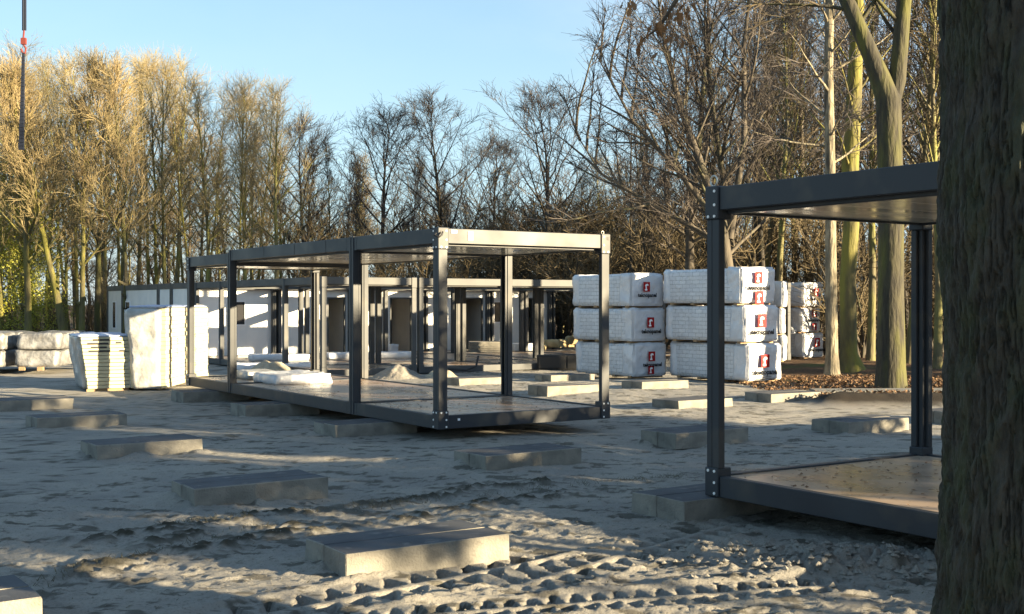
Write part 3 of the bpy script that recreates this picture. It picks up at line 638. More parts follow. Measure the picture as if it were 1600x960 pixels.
LG = lambda x, z, s=1: ('logo', x, z, s); LN = lambda x, z, s=1: ('lines', x, z, s)
nm = lambda st: ['lowest white panel bundle of %s' % st, 'middle white panel bundle of %s' % st, 'topmost white panel bundle of %s' % st]
print(stack(990, 592, 1042, 898, (.87, .87, .86), nm('the left stack by the middle frame'), -.04, [[LG(.52, .42, .8), ('tile', .5, .10, .7)], [LG(.52, .38, .85)], [LG(.45, .40, .8)]], [(0, 0), (-.03, 0), (-.05, .05)], 100))
print(stack(1168, 599, 1222, 1046, (.90, .89, .88), nm('the stack behind the right frame post'), -.02, [[LG(.5, .35, 1), LN(.5, .13)], [LG(.5, .38, 1), LN(.5, .72)], [('tile', .52, .02, 1), LG(.50, .50, .9), LN(.5, .40, 1)]], [(0, 0), (-.10, .0), (-.16, .05)], 200))
print(stack(1256, 561, 1287, 1215, (.89, .89, .88), nm('the small far stack beside the birch'), -.11, [[LG(.6, .42, 1)], [LG(.6, .55, .9), ('tile', .6, .1, .8)], [LG(.6, .4, .9)]], [(0, 0), (-.03, .1), (-.03, .02)], 300))
print(stack(1222, 566, 1231, 1195, (.88, .88, .88), nm('the narrow stack half hidden by the big white stack'), -.1, [[], [], []], [(0, 0), (-.06, 0), (.02, 0)], 400))
# torn film flap on the narrow stack
x, y = G(1231, 560, -.1)
mb = MB(); v = []; n = 8
for i in range(n):
    for j in range(n): u = i / (n - 1); v_ = j / (n - 1); v.append((x + u * .28, y - .1 + .06 * math.sin(u * 9 + v_ * 7), 1.05 - v_ * .35 * (1 - u * .6) - u * .15 + .04 * math.sin(v_ * 14)))
mb.add(v, [(i * n + j, i * n + j + 1, (i + 1) * n + j + 1, (i + 1) * n + j) for i in range(n - 1) for j in range(n - 1)])
mb.build('torn_film', M['film'], smooth=True, label='torn flap of white film hanging beside the narrow stack', cat='torn film')

# left: leaning board pack, tall cream stack, flat wrapped packs
def boards(parent, Lx, Ly, z0, n, th, m, jit, seed, gap=.006, name='boards', taper=0):
    r_ = random.Random(seed); b_ = MB()
    for i in range(n):
        jx, jy = r_.uniform(-jit, jit), r_.uniform(-jit, jit); t_ = taper * (1 - i / n)
        b_.box(jx + t_, Lx + jx - t_, jy, Ly + jy, z0 + i * th, z0 + (i + 1) * th - gap)
    return b_.build(name, m, parent, bevel=.004)
x, y = G(126, 613); r0 = empty('board_pack', (x, y, 0), TH - .12, label='squat pack of cream boards in plastic, leaning outward at its top', cat='board pack')
bo = boards(r0, 1.02, 1.5, .06, 14, .076, M['cream'], .008, 3, .010, taper=.05)
v = bo.data.vertices
for q_ in v: q_.co.x += -(q_.co.z) * .10 + .10; q_.co.y -= q_.co.z * .02
s = MB()
for (z, x0_, x1_) in ((1.06, .30, .62), (.985, .18, .60), (.905, .26, .56), (.83, .20, .62), (1.0, .74, .86), (.83, .80, .92)): s.box(x0_ - z * .06, x1_ - z * .06, -.03, -.022 + .02, z - .018, z + .018)
s.build('board_slot', M['black'], r0)
cap = lumpy('plastic_cover', 1.12, 1.5, 1.10, M['film2'], 41, .035, parent=r0, step=.06, lean=(-.10, 0), taper=.08); cap.location = (.03, .16, .05)
tp = lumpy('top_film', 1.10, 1.6, .05, M['bluetop'], 42, .05, parent=r0, step=.08); tp.location = (-.07, -.01, 1.12)
MB().box(.12, .95, .05, .14, 0, .055).build('pallet_foot', M['wood'], r0); MB().box(.12, .95, 1.2, 1.3, 0, .055).build('pallet_foot', M['wood'], r0)
x, y = G(257, 611); x -= .70; r0 = empty('tall_board_stack', (x, y, 0), rad(2), label='tall cream stack of long foam boards with plastic hanging down its left side', cat='board stack')
Lc = 4.0; boards(r0, .72, Lc, .06, 19, .087, M['cream'], .012, 6, .004)
cap = lumpy('plastic_cover', .35, 3.9, 1.62, M['film2'], 43, .04, parent=r0, step=.08, lean=(-.06, 0)); cap.location = (-.10, .06, .06)
tp = lumpy('top_film', .76, Lc + .05, .045, M['bluetop'], 44, .04, parent=r0, step=.1); tp.location = (-.03, -.03, 1.72)
cap = lumpy('plastic_cover', .73, .28, 1.66, M['film2'], 47, .035, parent=r0, step=.06, taper=.22, lean=(-.08, 0), rnd=.08); cap.location = (-.03, -.10, .04)
mk = MB()
for (yy, zz_) in ((.9, 1.05), (.9, .82), (2.55, 1.15), (2.6, .8), (2.6, .45)): 
    for k_ in range(4): mk.box(.738, .7405, yy + (k_ % 2) * .03, yy + .05 + (k_ % 2) * .03, zz_ - k_ * .035, zz_ - k_ * .035 + .014)
mk.build('stamp_marks', M['ink'], r0)
for k_ in (0, 1):
    x, y = G(-110 if k_ == 0 else 18, 580); y += .2 * k_
    Lx = 1.9 if k_ == 0 else 1.12
    for t_ in (0, 1):
        r0 = empty('flat_pack', (x + .05 * t_, y, .10 + .47 * t_), .06, label=['lower', 'upper'][t_] + [' plastic wrapped panel pack at the far left edge', ' crumpled white panel pack next to the squat board pack'][k_], cat='wrapped pack', group='low wrapped panel packs at the left')
        lumpy('plastic_cover', Lx, 2.6, .44, M['greyfilm'], 60 + k_ * 3 + t_, .045, parent=r0, step=.07, rnd=.08)
        boards(r0, Lx - .1, 2.3, .04, 4, .1, M['steel2'], .02, 9).location = (.05, .1, 0)
        if t_ == 0: MB().box(.6 if k_ else 1.2, .75 if k_ else 1.35, -.03, .1, -.1, 0).build('pallet_foot', M['wood'], r0); MB().box(.1, .25, .02, .1, -.1, 0).build('pallet_foot', M['wood'], r0)

# ------------------------------------------------------------------ crane chain
d = 38; x = AT(37, d)
root = empty('crane_chain', (x, d, 0), label='dark crane hoist chain with a reddish hook hanging at the upper left', cat='crane chain')
zz_ = lambda py, dd=d: EYE + (HY - py) / F * dd
m_ = MB(); m_.tube([(0, 0, zz_(48)), (.01, 0, 24)], .045, 6).tube([(.07, 0, zz_(48)), (.08, 0, 24)], .03, 6); m_.build('hoist_rope', M['rope'], root)
m_ = MB(); m_.box(-.07, .09, -.05, .05, zz_(70), zz_(60)); m_.tube([(0, 0, zz_(70)), (.08, 0, zz_(76)), (.05, 0, zz_(84)), (-.04, 0, zz_(82)), (-.07, 0, zz_(77))], .03, 6).tube([(.0, 0, zz_(60)), (.02, 0, zz_(48))], .03, 6); m_.build('hook', M['hookred'], root)
m_ = MB()
for i in range(26):
    za = zz_(84) + (zz_(235) - zz_(84)) * i / 26; zb_ = zz_(84) + (zz_(235) - zz_(84)) * (i + 1) / 26; ww = .035 + .05 * (i / 26)
    m_.box(-ww - .07 * i / 26, ww - .07 * i / 26, -.04, .04, zb_ + .01, za)
m_.build('sling', M['rope'], root)

# ------------------------------------------------------------------ trees
def rv(r_, s_=1): return Vector((r_.gauss(0, s_), r_.gauss(0, s_), r_.gauss(0, s_)))
def limb(r_, p, d_, ln, r0, r1, n, wig, up):
    pts = [p.copy()]; dd = d_.normalized(); st = ln / n
    for i in range(n): dd = (dd + rv(r_, wig) + Vector((0, 0, up))).normalized(); p = p + dd * st; pts.append(p.copy())
    rs = [r0 + (r1 - r0) * (i / n) ** .9 for i in range(n + 1)]
    return pts, rs
def sample(pts, t):
    f_ = t * (len(pts) - 1); i = min(int(f_), len(pts) - 2); return pts[i].lerp(pts[i + 1], f_ - i), (pts[i + 1] - pts[i]).normalized()
def side(r_, axis_, ang, az=None):
    o = axis_.orthogonal().normalized(); o.rotate(Matrix.Rotation(az if az is not None else r_.uniform(0, 6.283), 3, axis_)); return (axis_ * math.cos(ang) + o * math.sin(ang)).normalized()
def tree_meshes(seed, H, r0, nb, first, a_lo, a_hi, l1, n2, n3, up=.05, wig=.06, l3=(.4, .9), r3=.011, twig_lv=True, trunk_pts=None, spread_prof=None, l2f=.5, kt=8, n4=0):
    r_ = random.Random(seed); tk = MB(); cw = MB()
    if trunk_pts is None:
        pts, rs = limb(r_, Vector((0, 0, -.1)), Vector((r_.gauss(0, .03), r_.gauss(0, .03), 1)), H, r0, .015, 12, .03, .04)
    else:
        pts = [Vector(p) for p in trunk_pts[0]]; rs = trunk_pts[1]
    rs = list(rs); 
    fl_ = [(pts[0], rs[0] * 1.22), (pts[0].lerp(pts[1], .25), rs[0] * 1.06)]
    tk.tube([p for p, _ in fl_] + pts[1:], [q for _, q in fl_] + rs[1:], kt)
    for i in range(nb):
        t_ = first + (1 - first) * (i + r_.random()) / nb; t_ = min(t_, .985)
        p, ax = sample(pts, t_); rr = rs[min(int(t_ * (len(rs) - 1)), len(rs) - 1)]
        u = (t_ - first) / (1 - first); ang = a_lo + (a_hi - a_lo) * u + r_.gauss(0, .1)
        prof = spread_prof(u) if spread_prof else (1 - .65 * u)
        ln = l1 * H * prof * r_.uniform(.7, 1.15); br = min(rr * .6, .012 + ln * .014)
        bp_, brs = limb(r_, p, side(r_, ax, ang, i * 2.4 + r_.gauss(0, .4)), ln, br, .008, 6, wig, up)
        tk.tube(bp_, brs, 5)
        for j in range(n2):
            t2 = .18 + .8 * (j + r_.random()) / n2; p2, ax2 = sample(bp_, min(t2, .98)); l2 = ln * l2f * (1.1 - .6 * t2) * r_.uniform(.6, 1.2)
            p2_, r2_ = limb(r_, p2, side(r_, ax2, r_.uniform(.45, .9)), l2, max(.008, br * (1 - t2) * .6), r3 * .8, 4, wig * 1.3, up)
            cw.tube(p2_, r2_, 3)
            for k_ in range(n3):
                t3 = .15 + .85 * (k_ + r_.random()) / n3; p3, ax3 = sample(p2_, min(t3, .98))
                p3_, r3_ = limb(r_, p3, side(r_, ax3, r_.uniform(.35, .8)), r_.uniform(*l3), r3, r3 * .45, 2, .12, up)
                cw.tube(p3_, r3_, 3)
                for m4 in range(n4):
                    p4, ax4 = sample(p3_, r_.uniform(.2, .95)); p4_, r4_ = limb(r_, p4, side(r_, ax4, r_.uniform(.4, .8)), r_.uniform(*l3) * .5, r3 * .8, r3 * .4, 1, .1, up); cw.tube(p4_, r4_, 3)
    return tk, cw
def tree_proto(name, tk, cw, mt, mc, **k):
    o = tk.build(name, mt, None, smooth=True); cw.build('crown', mc, o); o.location = (0, 0, -500); return o
def variants():
    V = {}
    V['gold'] = [tree_proto('bare_tree', *tree_meshes(10 + i, 14, .12 + .025 * i, 24, .30, .85, .38, .27, 7, 7, up=.045, r3=.0072, l3=(.4, 1.0), l2f=.5, n4=1, wig=.08, spread_prof=lambda u: .7 + .5 * math.sin(u * 3.14) - .45 * u), M['bark_olive'], M['twig_gold']) for i in range(4)]
    V['goldslim'] = [tree_proto('slender_tree', *tree_meshes(60 + i, 14, .10 + .02 * i, 20, .40, .7, .3, .2, 6, 6, up=.06, r3=.0072, wig=.08, n4=1), M['bark_moss'], M['twig_gold']) for i in range(3)]
    V['grey'] = [tree_proto('bare_tree', *tree_meshes(30 + i, 13, .19, 26, .25, 1.0, .35, .36, 8, 8, up=.05, r3=.009, wig=.08, spread_prof=lambda u: .75 + .5 * math.sin(u * 3.14) - .5 * u, n4=1), M['bark_dark'], M['twig_dark']) for i in range(3)]
    V['slim'] = [tree_proto('slender_tree', *tree_meshes(50 + i, 15, .14, 26, .35, .7, .3, .2, 5, 6, up=.08, r3=.012), M['bark_olive'] if i else M['bark_dark'], M['twig_brown']) for i in range(3)]
    V['dark'] = [tree_proto('slender_tree', *tree_meshes(80 + i, 15, .11 + .03 * i, 16, .40, .8, .35, .17, 5, 5, up=.05, r3=.009, wig=.09), M['bark_deep'], M['twig_dark']) for i in range(3)]
    def shrub(seed, H, mt, mc):
        r_ = random.Random(seed); tk = MB(); cw = MB()
        for s_ in range(9):
            h = H * r_.uniform(.6, 1.05); pts, rs = limb(r_, Vector((r_.gauss(0, .5), r_.gauss(0, .5), -.1)), Vector((r_.gauss(0, .2), r_.gauss(0, .2), 1)), h, r_.uniform(.025, .06), .01, 7, .08, .03)
            tk.tube(pts, rs, 5)
            for j in range(13):
                t2 = .1 + .88 * (j + r_.random()) / 13; p2, ax2 = sample(pts, min(t2, .98)); l2 = h * r_.uniform(.14, .34)
                a_, b_ = limb(r_, p2, side(r_, ax2, r_.uniform(.3, .8)), l2, .012, .006, 4, .10, .06); cw.tube(a_, b_, 3)
                for k_ in range(8):
                    p3, ax3 = sample(a_, r_.uniform(.1, .98)); a3, b3 = limb(r_, p3, side(r_, ax3, r_.uniform(.4, 1.1)), r_.uniform(.3, .9), .010, .005, 2, .15, .02); cw.tube(a3, b3, 3)
        return tree_proto('bare_shrub', tk, cw, mt, mc)
    V['shrub'] = [shrub(70 + i, 5.5, M['bark_dark'], M['twig_brown']) for i in range(3)]
    return V
VV = variants(); used = set()
def plant(kind, i, x, y, h, label, group=None, rz=None, cat='tree', wide=1.0, r_=random.Random(2)):
    src = VV[kind][i % len(VV[kind])]
    base = {'dark': 15, 'gold': 14, 'goldslim': 14, 'grey': 13, 'slim': 15, 'shrub': 5.5}[kind]; s_ = h / base
    if src.name in used: o = copy_tree(src)
    else: o = src; used.add(src.name)
    o.location = (x, y, float(zbase(np.array(x), np.array(y)))); o.scale = (s_ * wide, s_ * wide, s_); o.rotation_euler = (0, 0, rz if rz is not None else r_.uniform(0, 6.28))
    tag(o, label, cat, group); return o
r_ = random.Random(11)
LBL = {'dark': 'thin upright dark tree standing close in the right wood', 'goldslim': 'slender mossy-trunked tree with golden twigs in the wood at left', 'gold': 'tall bare golden-twigged tree in the wood behind the site at left', 'slim': 'slender bare tree deep in the wood behind the site', 'grey': 'bare spreading grey tree on the skyline of the wood', 'shrub': 'brown leafless shrub of the thicket at the wood edge'}
GRP = {'dark': 'dark upright trees of the right wood', 'goldslim': 'slender golden trees of the left wood', 'gold': 'golden bare trees of the left wood', 'slim': 'slender trees of the wood', 'grey': 'grey bare trees on the skyline', 'shrub': 'leafless shrubs of the thicket'}
def P(kind, px, d_, topy, wide=1.0, i=None, lab=None):
    plant(kind, i if i is not None else r_.randrange(9), AT(px, d_), d_, EYE + .1 + (HY - topy) / F * d_, lab or LBL[kind], GRP[kind], cat='shrub' if kind == 'shrub' else 'tree', wide=wide)
# left wood, front to back
for k_ in range(18):
    px = -40 + k_ * 28 + r_.uniform(-10, 10); ty = 100 + max(0, px - 250) * .30 + r_.uniform(-12, 22); P('gold' if k_ % 2 else 'goldslim', px, r_.uniform(50, 58), ty + 12)
for k_ in range(15):
    px = -60 + k_ * 36 + r_.uniform(-12, 12); ty = 105 + max(0, px - 250) * .30 + r_.uniform(-5, 30); P('gold' if k_ % 3 == 0 else 'goldslim', px, r_.uniform(60, 72), ty + 10)
for k_ in range(24):
    px = -80 + k_ * 28 + r_.uniform(-12, 12); P('slim', px, r_.uniform(74, 95), 190 + max(0, px - 250) * .2 + r_.uniform(-10, 40), 1.3)
for k_ in range(30): P('slim', -60 + k_ * 20, r_.uniform(80, 100), r_.uniform(320, 370), 2.2)
for k_ in range(18): P('shrub', -30 + k_ * 30 + r_.uniform(-14, 14), r_.uniform(50, 64), r_.uniform(405, 440), 1.2)
# centre skyline
for (px, ty, d_, kd, lb) in ((512, 215, 62, 'slim', None), (538, 225, 66, 'slim', None), (600, 200, 62, 'grey', 'rounded bare tree, left of the three standing against the sky'), (640, 232, 66, 'slim', None), (704, 182, 60, 'grey', 'bare tree with a broad fan of branches above the middle frame corner'),
        (765, 240, 70, 'grey', None), (850, 168, 56, 'grey', 'tall dark bare tree above the right half of the middle frame'), (560, 240, 72, 'slim', None), (660, 250, 75, 'slim', None), (790, 255, 68, 'slim', None), (900, 250, 66, 'slim', None), (935, 262, 70, 'gold', None), (975, 268, 66, 'gold', None), (480, 205, 60, 'grey', None), (580, 250, 64, 'slim', None), (620, 262, 70, 'slim', None), (685, 262, 72, 'slim', None)):
    P(kd, px, d_, ty + (0 if kd != 'slim' else 18), 1.3 if kd == 'grey' else 1.0, lab=lb)
for k_ in range(20): P('slim', 470 + k_ * 32 + r_.uniform(-9, 9), r_.uniform(78, 105), r_.uniform(300, 345), 1.8)
for k_ in range(17): P('shrub', 500 + k_ * 27 + r_.uniform(-9, 9), r_.uniform(52, 60), (345 if px > 800 else 365) + r_.uniform(-15, 25) - max(0, k_ - 8) * 7, 1.35)
for k_ in range(14): P('shrub', 760 + k_ * 26 + r_.uniform(-9, 9), r_.uniform(58, 68), 285 + r_.uniform(-15, 25), 1.3)
# right wood
for k_ in range(12): P('shrub', 950 + k_ * 50 + r_.uniform(-9, 9), r_.uniform(42, 56), 300 + r_.uniform(-20, 40), 1.4)
for k_ in range(8): P('shrub', 1180 + k_ * 50 + r_.uniform(-9, 9), r_.uniform(48, 56), 350 + r_.uniform(-20, 40), 1.3)
for (px, d_, ty, kd) in ((1075, 42, -60, 'grey'), (1150, 40, -40, 'grey'), (1215, 47, -60, 'slim'), (1180, 50, 20, 'slim'), (1240, 52, -30, 'slim'), (1268, 55, -20, 'grey'), (1110, 55, 60, 'slim'), (1385, 48, -60, 'grey'), (1360, 40, -120, 'slim'), (1440, 44, -100, 'slim'), (1465, 36, -150, 'slim'), (1425, 60, 0, 'slim'), (1345, 58, 20, 'slim'), (1300, 62, 40, 'slim'), (1225, 62, 30, 'grey'), (1160, 64, 90, 'slim'), (1420, 38, -160, 'slim'), (1500, 40, -100, 'grey'), (1540, 34, -100, 'slim'), (1600, 42, -100, 'gold'), (1680, 38, -100, 'grey'), (1050, 60, 150, 'slim'), (1015, 64, 190, 'slim')):
    P(kd, px, d_, ty, 1.1, lab={'grey': 'large grey bare tree among the trunks of the right wood', 'slim': LBL['slim'], 'gold': 'golden bare tree beyond the big dark trunk at right'}[kd])
for k_ in range(18): P('slim', 1000 + k_ * 38 + r_.uniform(-9, 9), r_.uniform(66, 95), 225 + r_.uniform(-60, 60), 1.3)
for k_ in range(34): P('dark', 985 + k_ * 16 + r_.uniform(-8, 8), r_.uniform(46, 62), r_.uniform(-40, 150) + max(0, 1120 - (985 + k_ * 16)) * .9, 1.0)
# heroes on the right
def hero(name, lab, trunk, H, mt, mc, d_, px, py, seed, nb, first, l1, extra=(), n2=6, n3=6, wig=.08, lo=1.1, hi=.5):
    tk, cw = tree_meshes(seed, H, trunk[1][0], nb, first, lo, hi, l1, n2, n3, up=.03, wig=wig, trunk_pts=trunk, kt=16, r3=.009, n4=1)
    for (pts, rs, nbb) in extra:
        pts = [Vector(p) for p in pts]; tk.tube(pts, rs, 12); rr_ = random.Random(seed + 1)
        for i in range(nbb):
            t_ = .35 + .63 * (i + rr_.random()) / nbb; p, ax = sample(pts, t_); ln = rr_.uniform(1.6, 3.6); bp_, brs = limb(rr_, p, side(rr_, ax, rr_.uniform(.5, 1.0)), ln, .05, .01, 6, .08, .04); tk.tube(bp_, brs, 6)
            for j in range(7):
                p2, ax2 = sample(bp_, rr_.uniform(.2, .98)); a_, b_ = limb(rr_, p2, side(rr_, ax2, .7), ln * .35, .016, .008, 4, .1, .03); cw.tube(a_, b_, 3)
                for k_ in range(5): p3, ax3 = sample(a_, rr_.uniform(.1, .98)); a3, b3 = limb(rr_, p3, side(rr_, ax3, .6), rr_.uniform(.3, .8), .008, .004, 2, .1, .02); cw.tube(a3, b3, 3)
    o = tk.build(name, mt, None, smooth=True, label=lab, cat='tree'); cw.build('crown', mc, o); x, y = G(px, py, -.03); o.location = (x, y, -.06); return o
hx = lambda px, d_, base: (px - base) / F * d_
hz = lambda py, d_: EYE + .05 + (HY - py) / F * d_
d_ = 25
hero('forked_tree', 'stout mossy tree forking into two thick limbs above the right frame', ([(0, 0, 0), (hx(1392, d_, 1392), 0, 2.), (hx(1392, d_, 1392), 0, 4), (hx(1388, d_, 1392), 0, hz(150, d_)), (hx(1360, d_, 1392), 0, hz(80, d_)), (hx(1325, d_, 1392), 0, hz(0, d_)), (hx(1300, d_, 1392), .5, hz(-90, d_)), (hx(1290, d_, 1392), .6, hz(-230, d_)), (hx(1300, d_, 1392), .6, hz(-420, d_))],
     [.29, .27, .26, .26, .18, .155, .13, .09, .02]), 13, M['bark_fork'], M['twig_brown'], 25, 1392, 610, 5, 12, .55, .22,
     [([(hx(1388, d_, 1392), .02, hz(185, d_)), (hx(1402, d_, 1392), .02, hz(120, d_)), (hx(1408, d_, 1392), .05, hz(60, d_)), (hx(1412, d_, 1392), 0, hz(0, d_)), (hx(1425, d_, 1392), -.2, hz(-120, d_)), (hx(1440, d_, 1392), -.3, hz(-300, d_))], [.15, .18, .165, .15, .11, .03], 8)])
d_ = 32
hero('mossy_tree', 'bright yellow-green mossy trunk with a flared foot, right of the birch', ([(0, 0, 0), (hx(1326, d_, 1332), 0, .5), (hx(1324, d_, 1332), 0, 2.5), (hx(1330, d_, 1332), 0, 4), (hx(1328, d_, 1332), 0, hz(250, d_)), (hx(1334, d_, 1332), 0, hz(150, d_)), (hx(1340, d_, 1332), 0, hz(0, d_)), (hx(1330, d_, 1332), 0, hz(-200, d_)), (hx(1325, d_, 1332), .6, hz(-420, d_))],
     [.31, .24, .215, .215, .235, .21, .17, .11, .02]), 14, M['bark_moss'], M['twig_dark'], 32, 1332, 579, 15, 24, .36, .24)
d_ = 30
hero('birch_tree', 'slim pale birch trunk, left of the mossy tree', ([(0, 0, 0), (0, 0, .6), (hx(1298, d_, 1300), 0, 3), (hx(1297, d_, 1300), 0, hz(250, d_)), (hx(1294, d_, 1300), 0, hz(100, d_)), (hx(1296, d_, 1300), 0, hz(0, d_)), (hx(1292, d_, 1300), .3, hz(-200, d_)), (hx(1296, d_, 1300), .4, hz(-380, d_))],
     [.19, .16, .145, .13, .12, .11, .07, .015]), 12.5, M['bark_birch'], M['twig_dark'], 30, 1300, 585, 25, 22, .42, .2)
hero('leaning_tree', 'many-limbed bare tree fanning leftward over the wood edge', ([(0, 0, 0), (0, 0, 2.5), (-.25, 0, 4.4), (-.9, 0, 6.2), (-1.5, .2, 8), (-2.0, .3, 10), (-2.4, .4, 13)], [.22, .20, .17, .13, .10, .06, .015]), 14, M['bark_dark'], M['twig_dark'], 38, 1140, 566, 35, 24, .22, .28,
     [([(-.2, 0, 4.2), (-1.6, 0, 6.0), (-3.0, .2, 7.6), (-4.2, .3, 9.8)], [.09, .075, .05, .015], 10), ([(0, 0, 3.9), (.5, .2, 7), (.5, .3, 10), (.9, .3, 13.5)], [.12, .10, .07, .015], 10), ([(-.1, 0, 3.6), (-2.2, .3, 4.9), (-4.0, .5, 6.0), (-5.0, .5, 7.6)], [.07, .06, .04, .012], 9)], n2=8, n3=7, lo=.9, hi=.4)
for (px, py, wd, seed, lb) in ((44, 530, .16, 91, 'slim mossy tree standing at the far left edge by the wrapped packs'), (100, 522, .17, 92, 'mossy straight tree with pale pruned knots behind the squat board pack'), (128, 525, .13, 93, 'second mossy straight tree behind the squat board pack'), (196, 512, .11, 94, 'slim mossy tree before the left cabins')):
    x, y = G(px, py); y = 46; x = AT(px, y); tk, cw = tree_meshes(seed, 10.2, wd, 24, .32, .8, .35, .26, 6, 7, up=.08, kt=10, n4=1)
    rr = random.Random(seed)
    for q_ in range(3): z_ = rr.uniform(1.5, 3.4); tk.tube([(0, 0, z_), (rr.uniform(-.3, .3), -.25, z_ + .15)], [.06, .05], 7, cap=True)
    o = tk.build('mossy_tree', M['bark_moss'] if seed != 94 else M['bark_olive'], None, smooth=True, label=lb, cat='tree'); cw.build('crown', M['twig_gold'], o); o.location = (x, y, 0)
# ivy-clad yellow-green tree at the far left
def leaf_cloud(mb, r_, c, rx, ry, rz_, n, sz):
    for i in range(n):
        u = rv(r_).normalized() * (r_.random() ** .45); p = Vector((c[0] + u.x * rx, c[1] + u.y * ry, c[2] + u.z * rz_))
        a = rv(r_).normalized() * sz * r_.uniform(.5, 1.2); b_ = a.cross(rv(r_)).normalized() * sz * .5
        mb.add([p - a, p + b_, p + a, p - b_], [(0, 1, 2, 3)])
for (px, d_, lb, z1) in ((-5, 47, 'ivy-clad yellow-green tree at the far left edge', 7.4), (46, 49, 'smaller ivy-clad yellow-green tree behind the far left one', 6.4)):
    tk, cw = tree_meshes(7 + px, 10, .22, 20, .2, .8, .4, .2, 5, 5, up=.08); rr = random.Random(px + 99); lf = MB()
    for i in range(46): z_ = rr.uniform(.6, z1); leaf_cloud(lf, rr, (rr.gauss(0, .6) * (1.1 - .08 * z_), rr.gauss(0, .5), z_), .6, .5, .7, 260, .05)
    o = tk.build('ivy_tree', M['bark_moss'], None, smooth=True, label=lb, cat='tree'); cw.build('crown', M['twig_gold'], o); lf.build('ivy', M['ivy'], o); o.location = (AT(px, d_), d_, 0)

# evergreens added out of view at right to block the low sun
def evergreen(x, y, rx, ry, h, seed, lb, n=5200, cat='evergreen shrub', zlo=.08):
    rr = random.Random(seed); lf = MB(); tk = MB()
    for s_ in range(5): a_, b_ = limb(rr, Vector((rr.gauss(0, rx * .3), rr.gauss(0, ry * .3), 0)), Vector((0, 0, 1)), h * .9, .07, .02, 5, .06, .02); tk.tube(a_, b_, 6)
    nc = 30
    for i in range(nc):
        zc = h * (zlo + (.94 - zlo) * (i + rr.random()) / nc); leaf_cloud(lf, rr, (rr.uniform(-rx, rx) * .6, rr.uniform(-ry, ry) * .75, zc), rx * .55, ry * .45, h * .10, n // nc, .14)
    o = tk.build('added_evergreen', M['bark_dark'], None, label=lb, cat=cat, group='added evergreens shading the site from the right'); lf.build('foliage', M['holly'], o); o.location = (x, y, 0); return o
for i, (x, y, rx, ry, h) in enumerate(((15, 4.6, 1.5, 1.6, 5.2), (15.3, 6.8, 1.5, 1.7, 5.2), (15, 9.1, 1.5, 1.6, 5.0), (15.4, 11.4, 1.5, 1.6, 4.6), (25, 25, 1.6, 2.2, 6.2), (25, 29, 1.6, 2.2, 6.2))):
    evergreen(x, y, rx, ry, h, 500 + i, 'added dark evergreen shrub, out of view at right, shading the site')

evergreen(15, .9, 1.3, 1.2, 5.6, 520, 'added shading evergreen tree with a clear stem beyond the right edge, nearest the camera', zlo=.60, cat='evergreen tree')  # unseen trees added for shade, crowns raised so low sun passes beneath
evergreen(15, 2.9, 1.3, 1.2, 5.6, 521, 'added shading evergreen tree with a clear stem beside the other added evergreens', zlo=.60, cat='evergreen tree')
tk = MB(); cw = MB(); rr = random.Random(55); pts, rs = limb(rr, Vector((0, 0, -.1)), Vector((0, 0, 1)), 13, .23, .05, 8, .02, .02); tk.tube(pts, rs, 12)
for i in range(12):
    p, ax = sample(pts, .5 + .04 * i); a_, b_ = limb(rr, p, side(rr, ax, .8), 2.5, .05, .01, 5, .08, .04); tk.tube(a_, b_, 5)
    for j in range(8): p2, ax2 = sample(a_, rr.uniform(.2, .95)); a2, b2 = limb(rr, p2, side(rr, ax2, .7), .9, .012, .006, 3, .1, .02); cw.tube(a2, b2, 3)
o = tk.build('bare_tree', M['bark_dark'], None, smooth=True, label='single bare tree beyond the right edge, in line with the low sun', cat='tree'); cw.build('crown', M['twig_dark'], o); o.location = (12.4, 24.9, 0)
o2 = copy_tree(o); o2.location = (13.3, 25.5, 0); o2.rotation_euler = (0, 0, 2); o2['label'] = 'second bare tree beyond the right edge, just behind the first'
# big near trunk
nU, nV = 620, 900; u = np.linspace(0, 2 * math.pi, nU, endpoint=False); vz = np.linspace(-.1, 5.2, nV); U, Vz = np.meshgrid(u, vz)
TX, TY = AT(1642, 5.0), 5.0
Rb = .418 + .10 * np.exp(-(Vz + .1) / .4) + .028 * np.exp(-((Vz - 2.15) / .35) ** 2) + .012 * np.sin(U * 3 + Vz)
cu, su = np.cos(U), np.sin(U)
wr = (fbm(cu * 3 + 7, Vz * 1.1 + su * 3, 3, 4) - .5) * 1.6
rid = 1 - np.exp(-(np.abs(fbm(U * 17 + wr, Vz * 4.2, 4, 14, .6) - .5) / .05) ** 1.2)
brk = fbm(cu * 9 + su * 7 + 20, Vz * 7 + su * 5, 3, 9)
fine = fbm(U * 26, Vz * 16, 3, 19)
Rb = Rb + .024 * rid * (.45 + brk) + .006 * (fbm(U * 60, Vz * 30, 2, 29) - .5) + .012 * (fine - .5) + .02 * (brk - .5)
cx = TX + .02 * np.sin(Vz * 1.1); Xs = cx + Rb * cu; Ys = TY + Rb * su
me = bpy.data.meshes.new('trunk'); vv = np.stack([Xs.ravel(), Ys.ravel(), Vz.ravel()], 1); fs = []
for j in range(nV - 1):
    for i in range(nU): fs.append((j * nU + i, j * nU + (i + 1) % nU, (j + 1) * nU + (i + 1) % nU, (j + 1) * nU + i))
me.from_pydata(vv.tolist(), [], fs); me.polygons.foreach_set('use_smooth', [True] * len(fs))
big = link('large_tree', me, M['bark_near'], label='huge dark furrowed tree trunk filling the right edge of the picture', cat='tree')
rr = random.Random(77); tk = MB(); cw = MB()
pts, rs = limb(rr, Vector((TX, TY, 5.15)), Vector((.02, 0, 1)), 9, .44, .05, 8, .03, .03); tk.tube(pts, rs, 14)
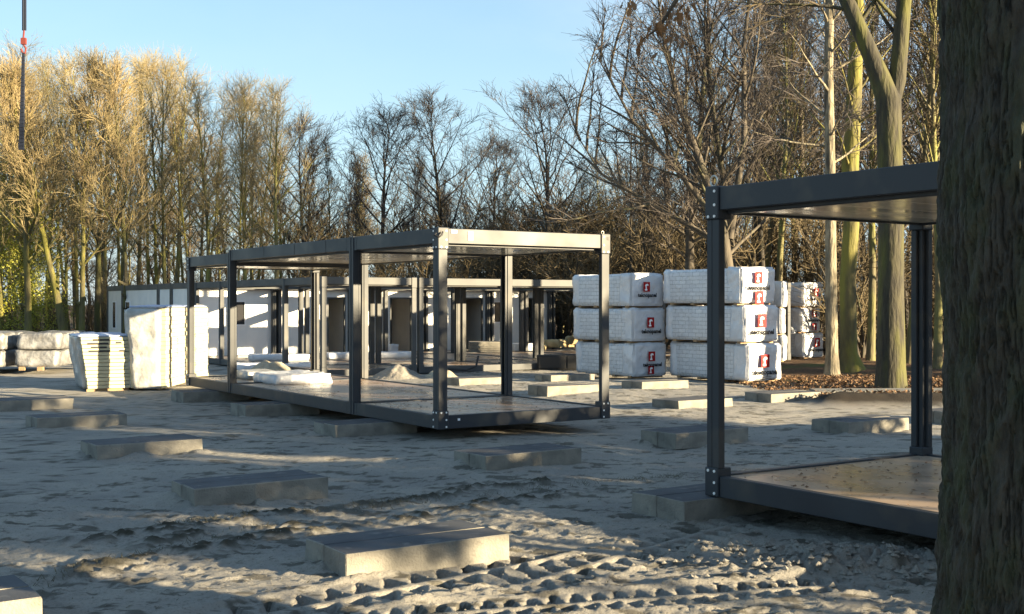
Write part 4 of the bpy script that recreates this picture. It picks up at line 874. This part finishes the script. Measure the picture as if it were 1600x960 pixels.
oak = [([(TX - .3, TY, 5.0), (TX - 1.3, TY + .6, 5.0), (AT(1120, 5.8), 5.8, 4.1), (AT(1060, 5.9), 5.9, EYE + 480 / F * 5.9), (AT(1030, 6), 6, EYE + 432 / F * 6), (AT(1003, 6), 6, EYE + 412 / F * 6)], [.06, .045, .02, .012, .007, .003])]
for a_, b_ in oak: tk.tube(a_, b_, 7)
tk.build('limbs', M['bark_dark'], big, smooth=True)
lf = MB()
def leaf(mb, p, a, up, L_):
    a = a.normalized(); s_ = a.cross(up).normalized(); pf = [(0, 0), (.2, .12), (.35, .10), (.5, .22), (.65, .16), (.8, .2), (1, 0)]
    pts_ = [p + a * (t_ * L_) + s_ * (w_ * L_) + up * (.1 * L_ * math.sin(t_ * 3)) for t_, w_ in pf] + [p + a * (t_ * L_) - s_ * (w_ * L_) + up * (.1 * L_ * math.sin(t_ * 3)) for t_, w_ in pf[-2:0:-1]]
    mb.add(pts_, [tuple(range(len(pts_)))])
for (px, py, n_) in ((983, 4, 4), (1000, 58, 5), (1012, 50, 4), (1040, 30, 7), (1052, 52, 6), (1062, 18, 7), (1075, 5, 7), (1048, 14, 5), (1030, 85, 2), (1024, 45, 3)):
    for i in range(n_):
        D_ = 5.95 + rr.gauss(0, .05); p = Vector((AT(px + rr.gauss(0, 6), D_), D_, EYE + (HY - py + rr.gauss(0, 6)) / F * D_))
        leaf(lf, p, Vector((rr.gauss(-.2, .5), rr.gauss(0, .4), -1)), rv(rr).normalized(), rr.uniform(.04, .07))
lf.build('dead_leaves', M['leaf'], big)

# fallen leaves on the wood floor
mb = MB(); rr = random.Random(31)
for i in range(9000):
    x = rr.uniform(5.2, 14); y = rr.uniform(21.5, 31)
    if x / y > .47: continue
    if abs(y - 24.6) < .5 and x > 6 : continue
    z = zat(x, y) + .02; a = rr.uniform(0, 6.28); l_ = rr.uniform(.04, .09)
    dx, dy = math.cos(a) * l_, math.sin(a) * l_
    mb.add([(x, y, z), (x + dx * .5 - dy * .4, y + dy * .5 + dx * .4, z + rr.uniform(0, .05)), (x + dx, y + dy, z + rr.uniform(0, .06)), (x + dx * .5 + dy * .4, y + dy * .5 - dx * .4, z + rr.uniform(0, .04))], [(0, 1, 2, 3)])
mb.build('fallen_leaves', M['litter'], kind='stuff', label='brown fallen leaves and bark bits under the right-hand trees', cat='leaf litter')
print('objects', len(bpy.data.objects))
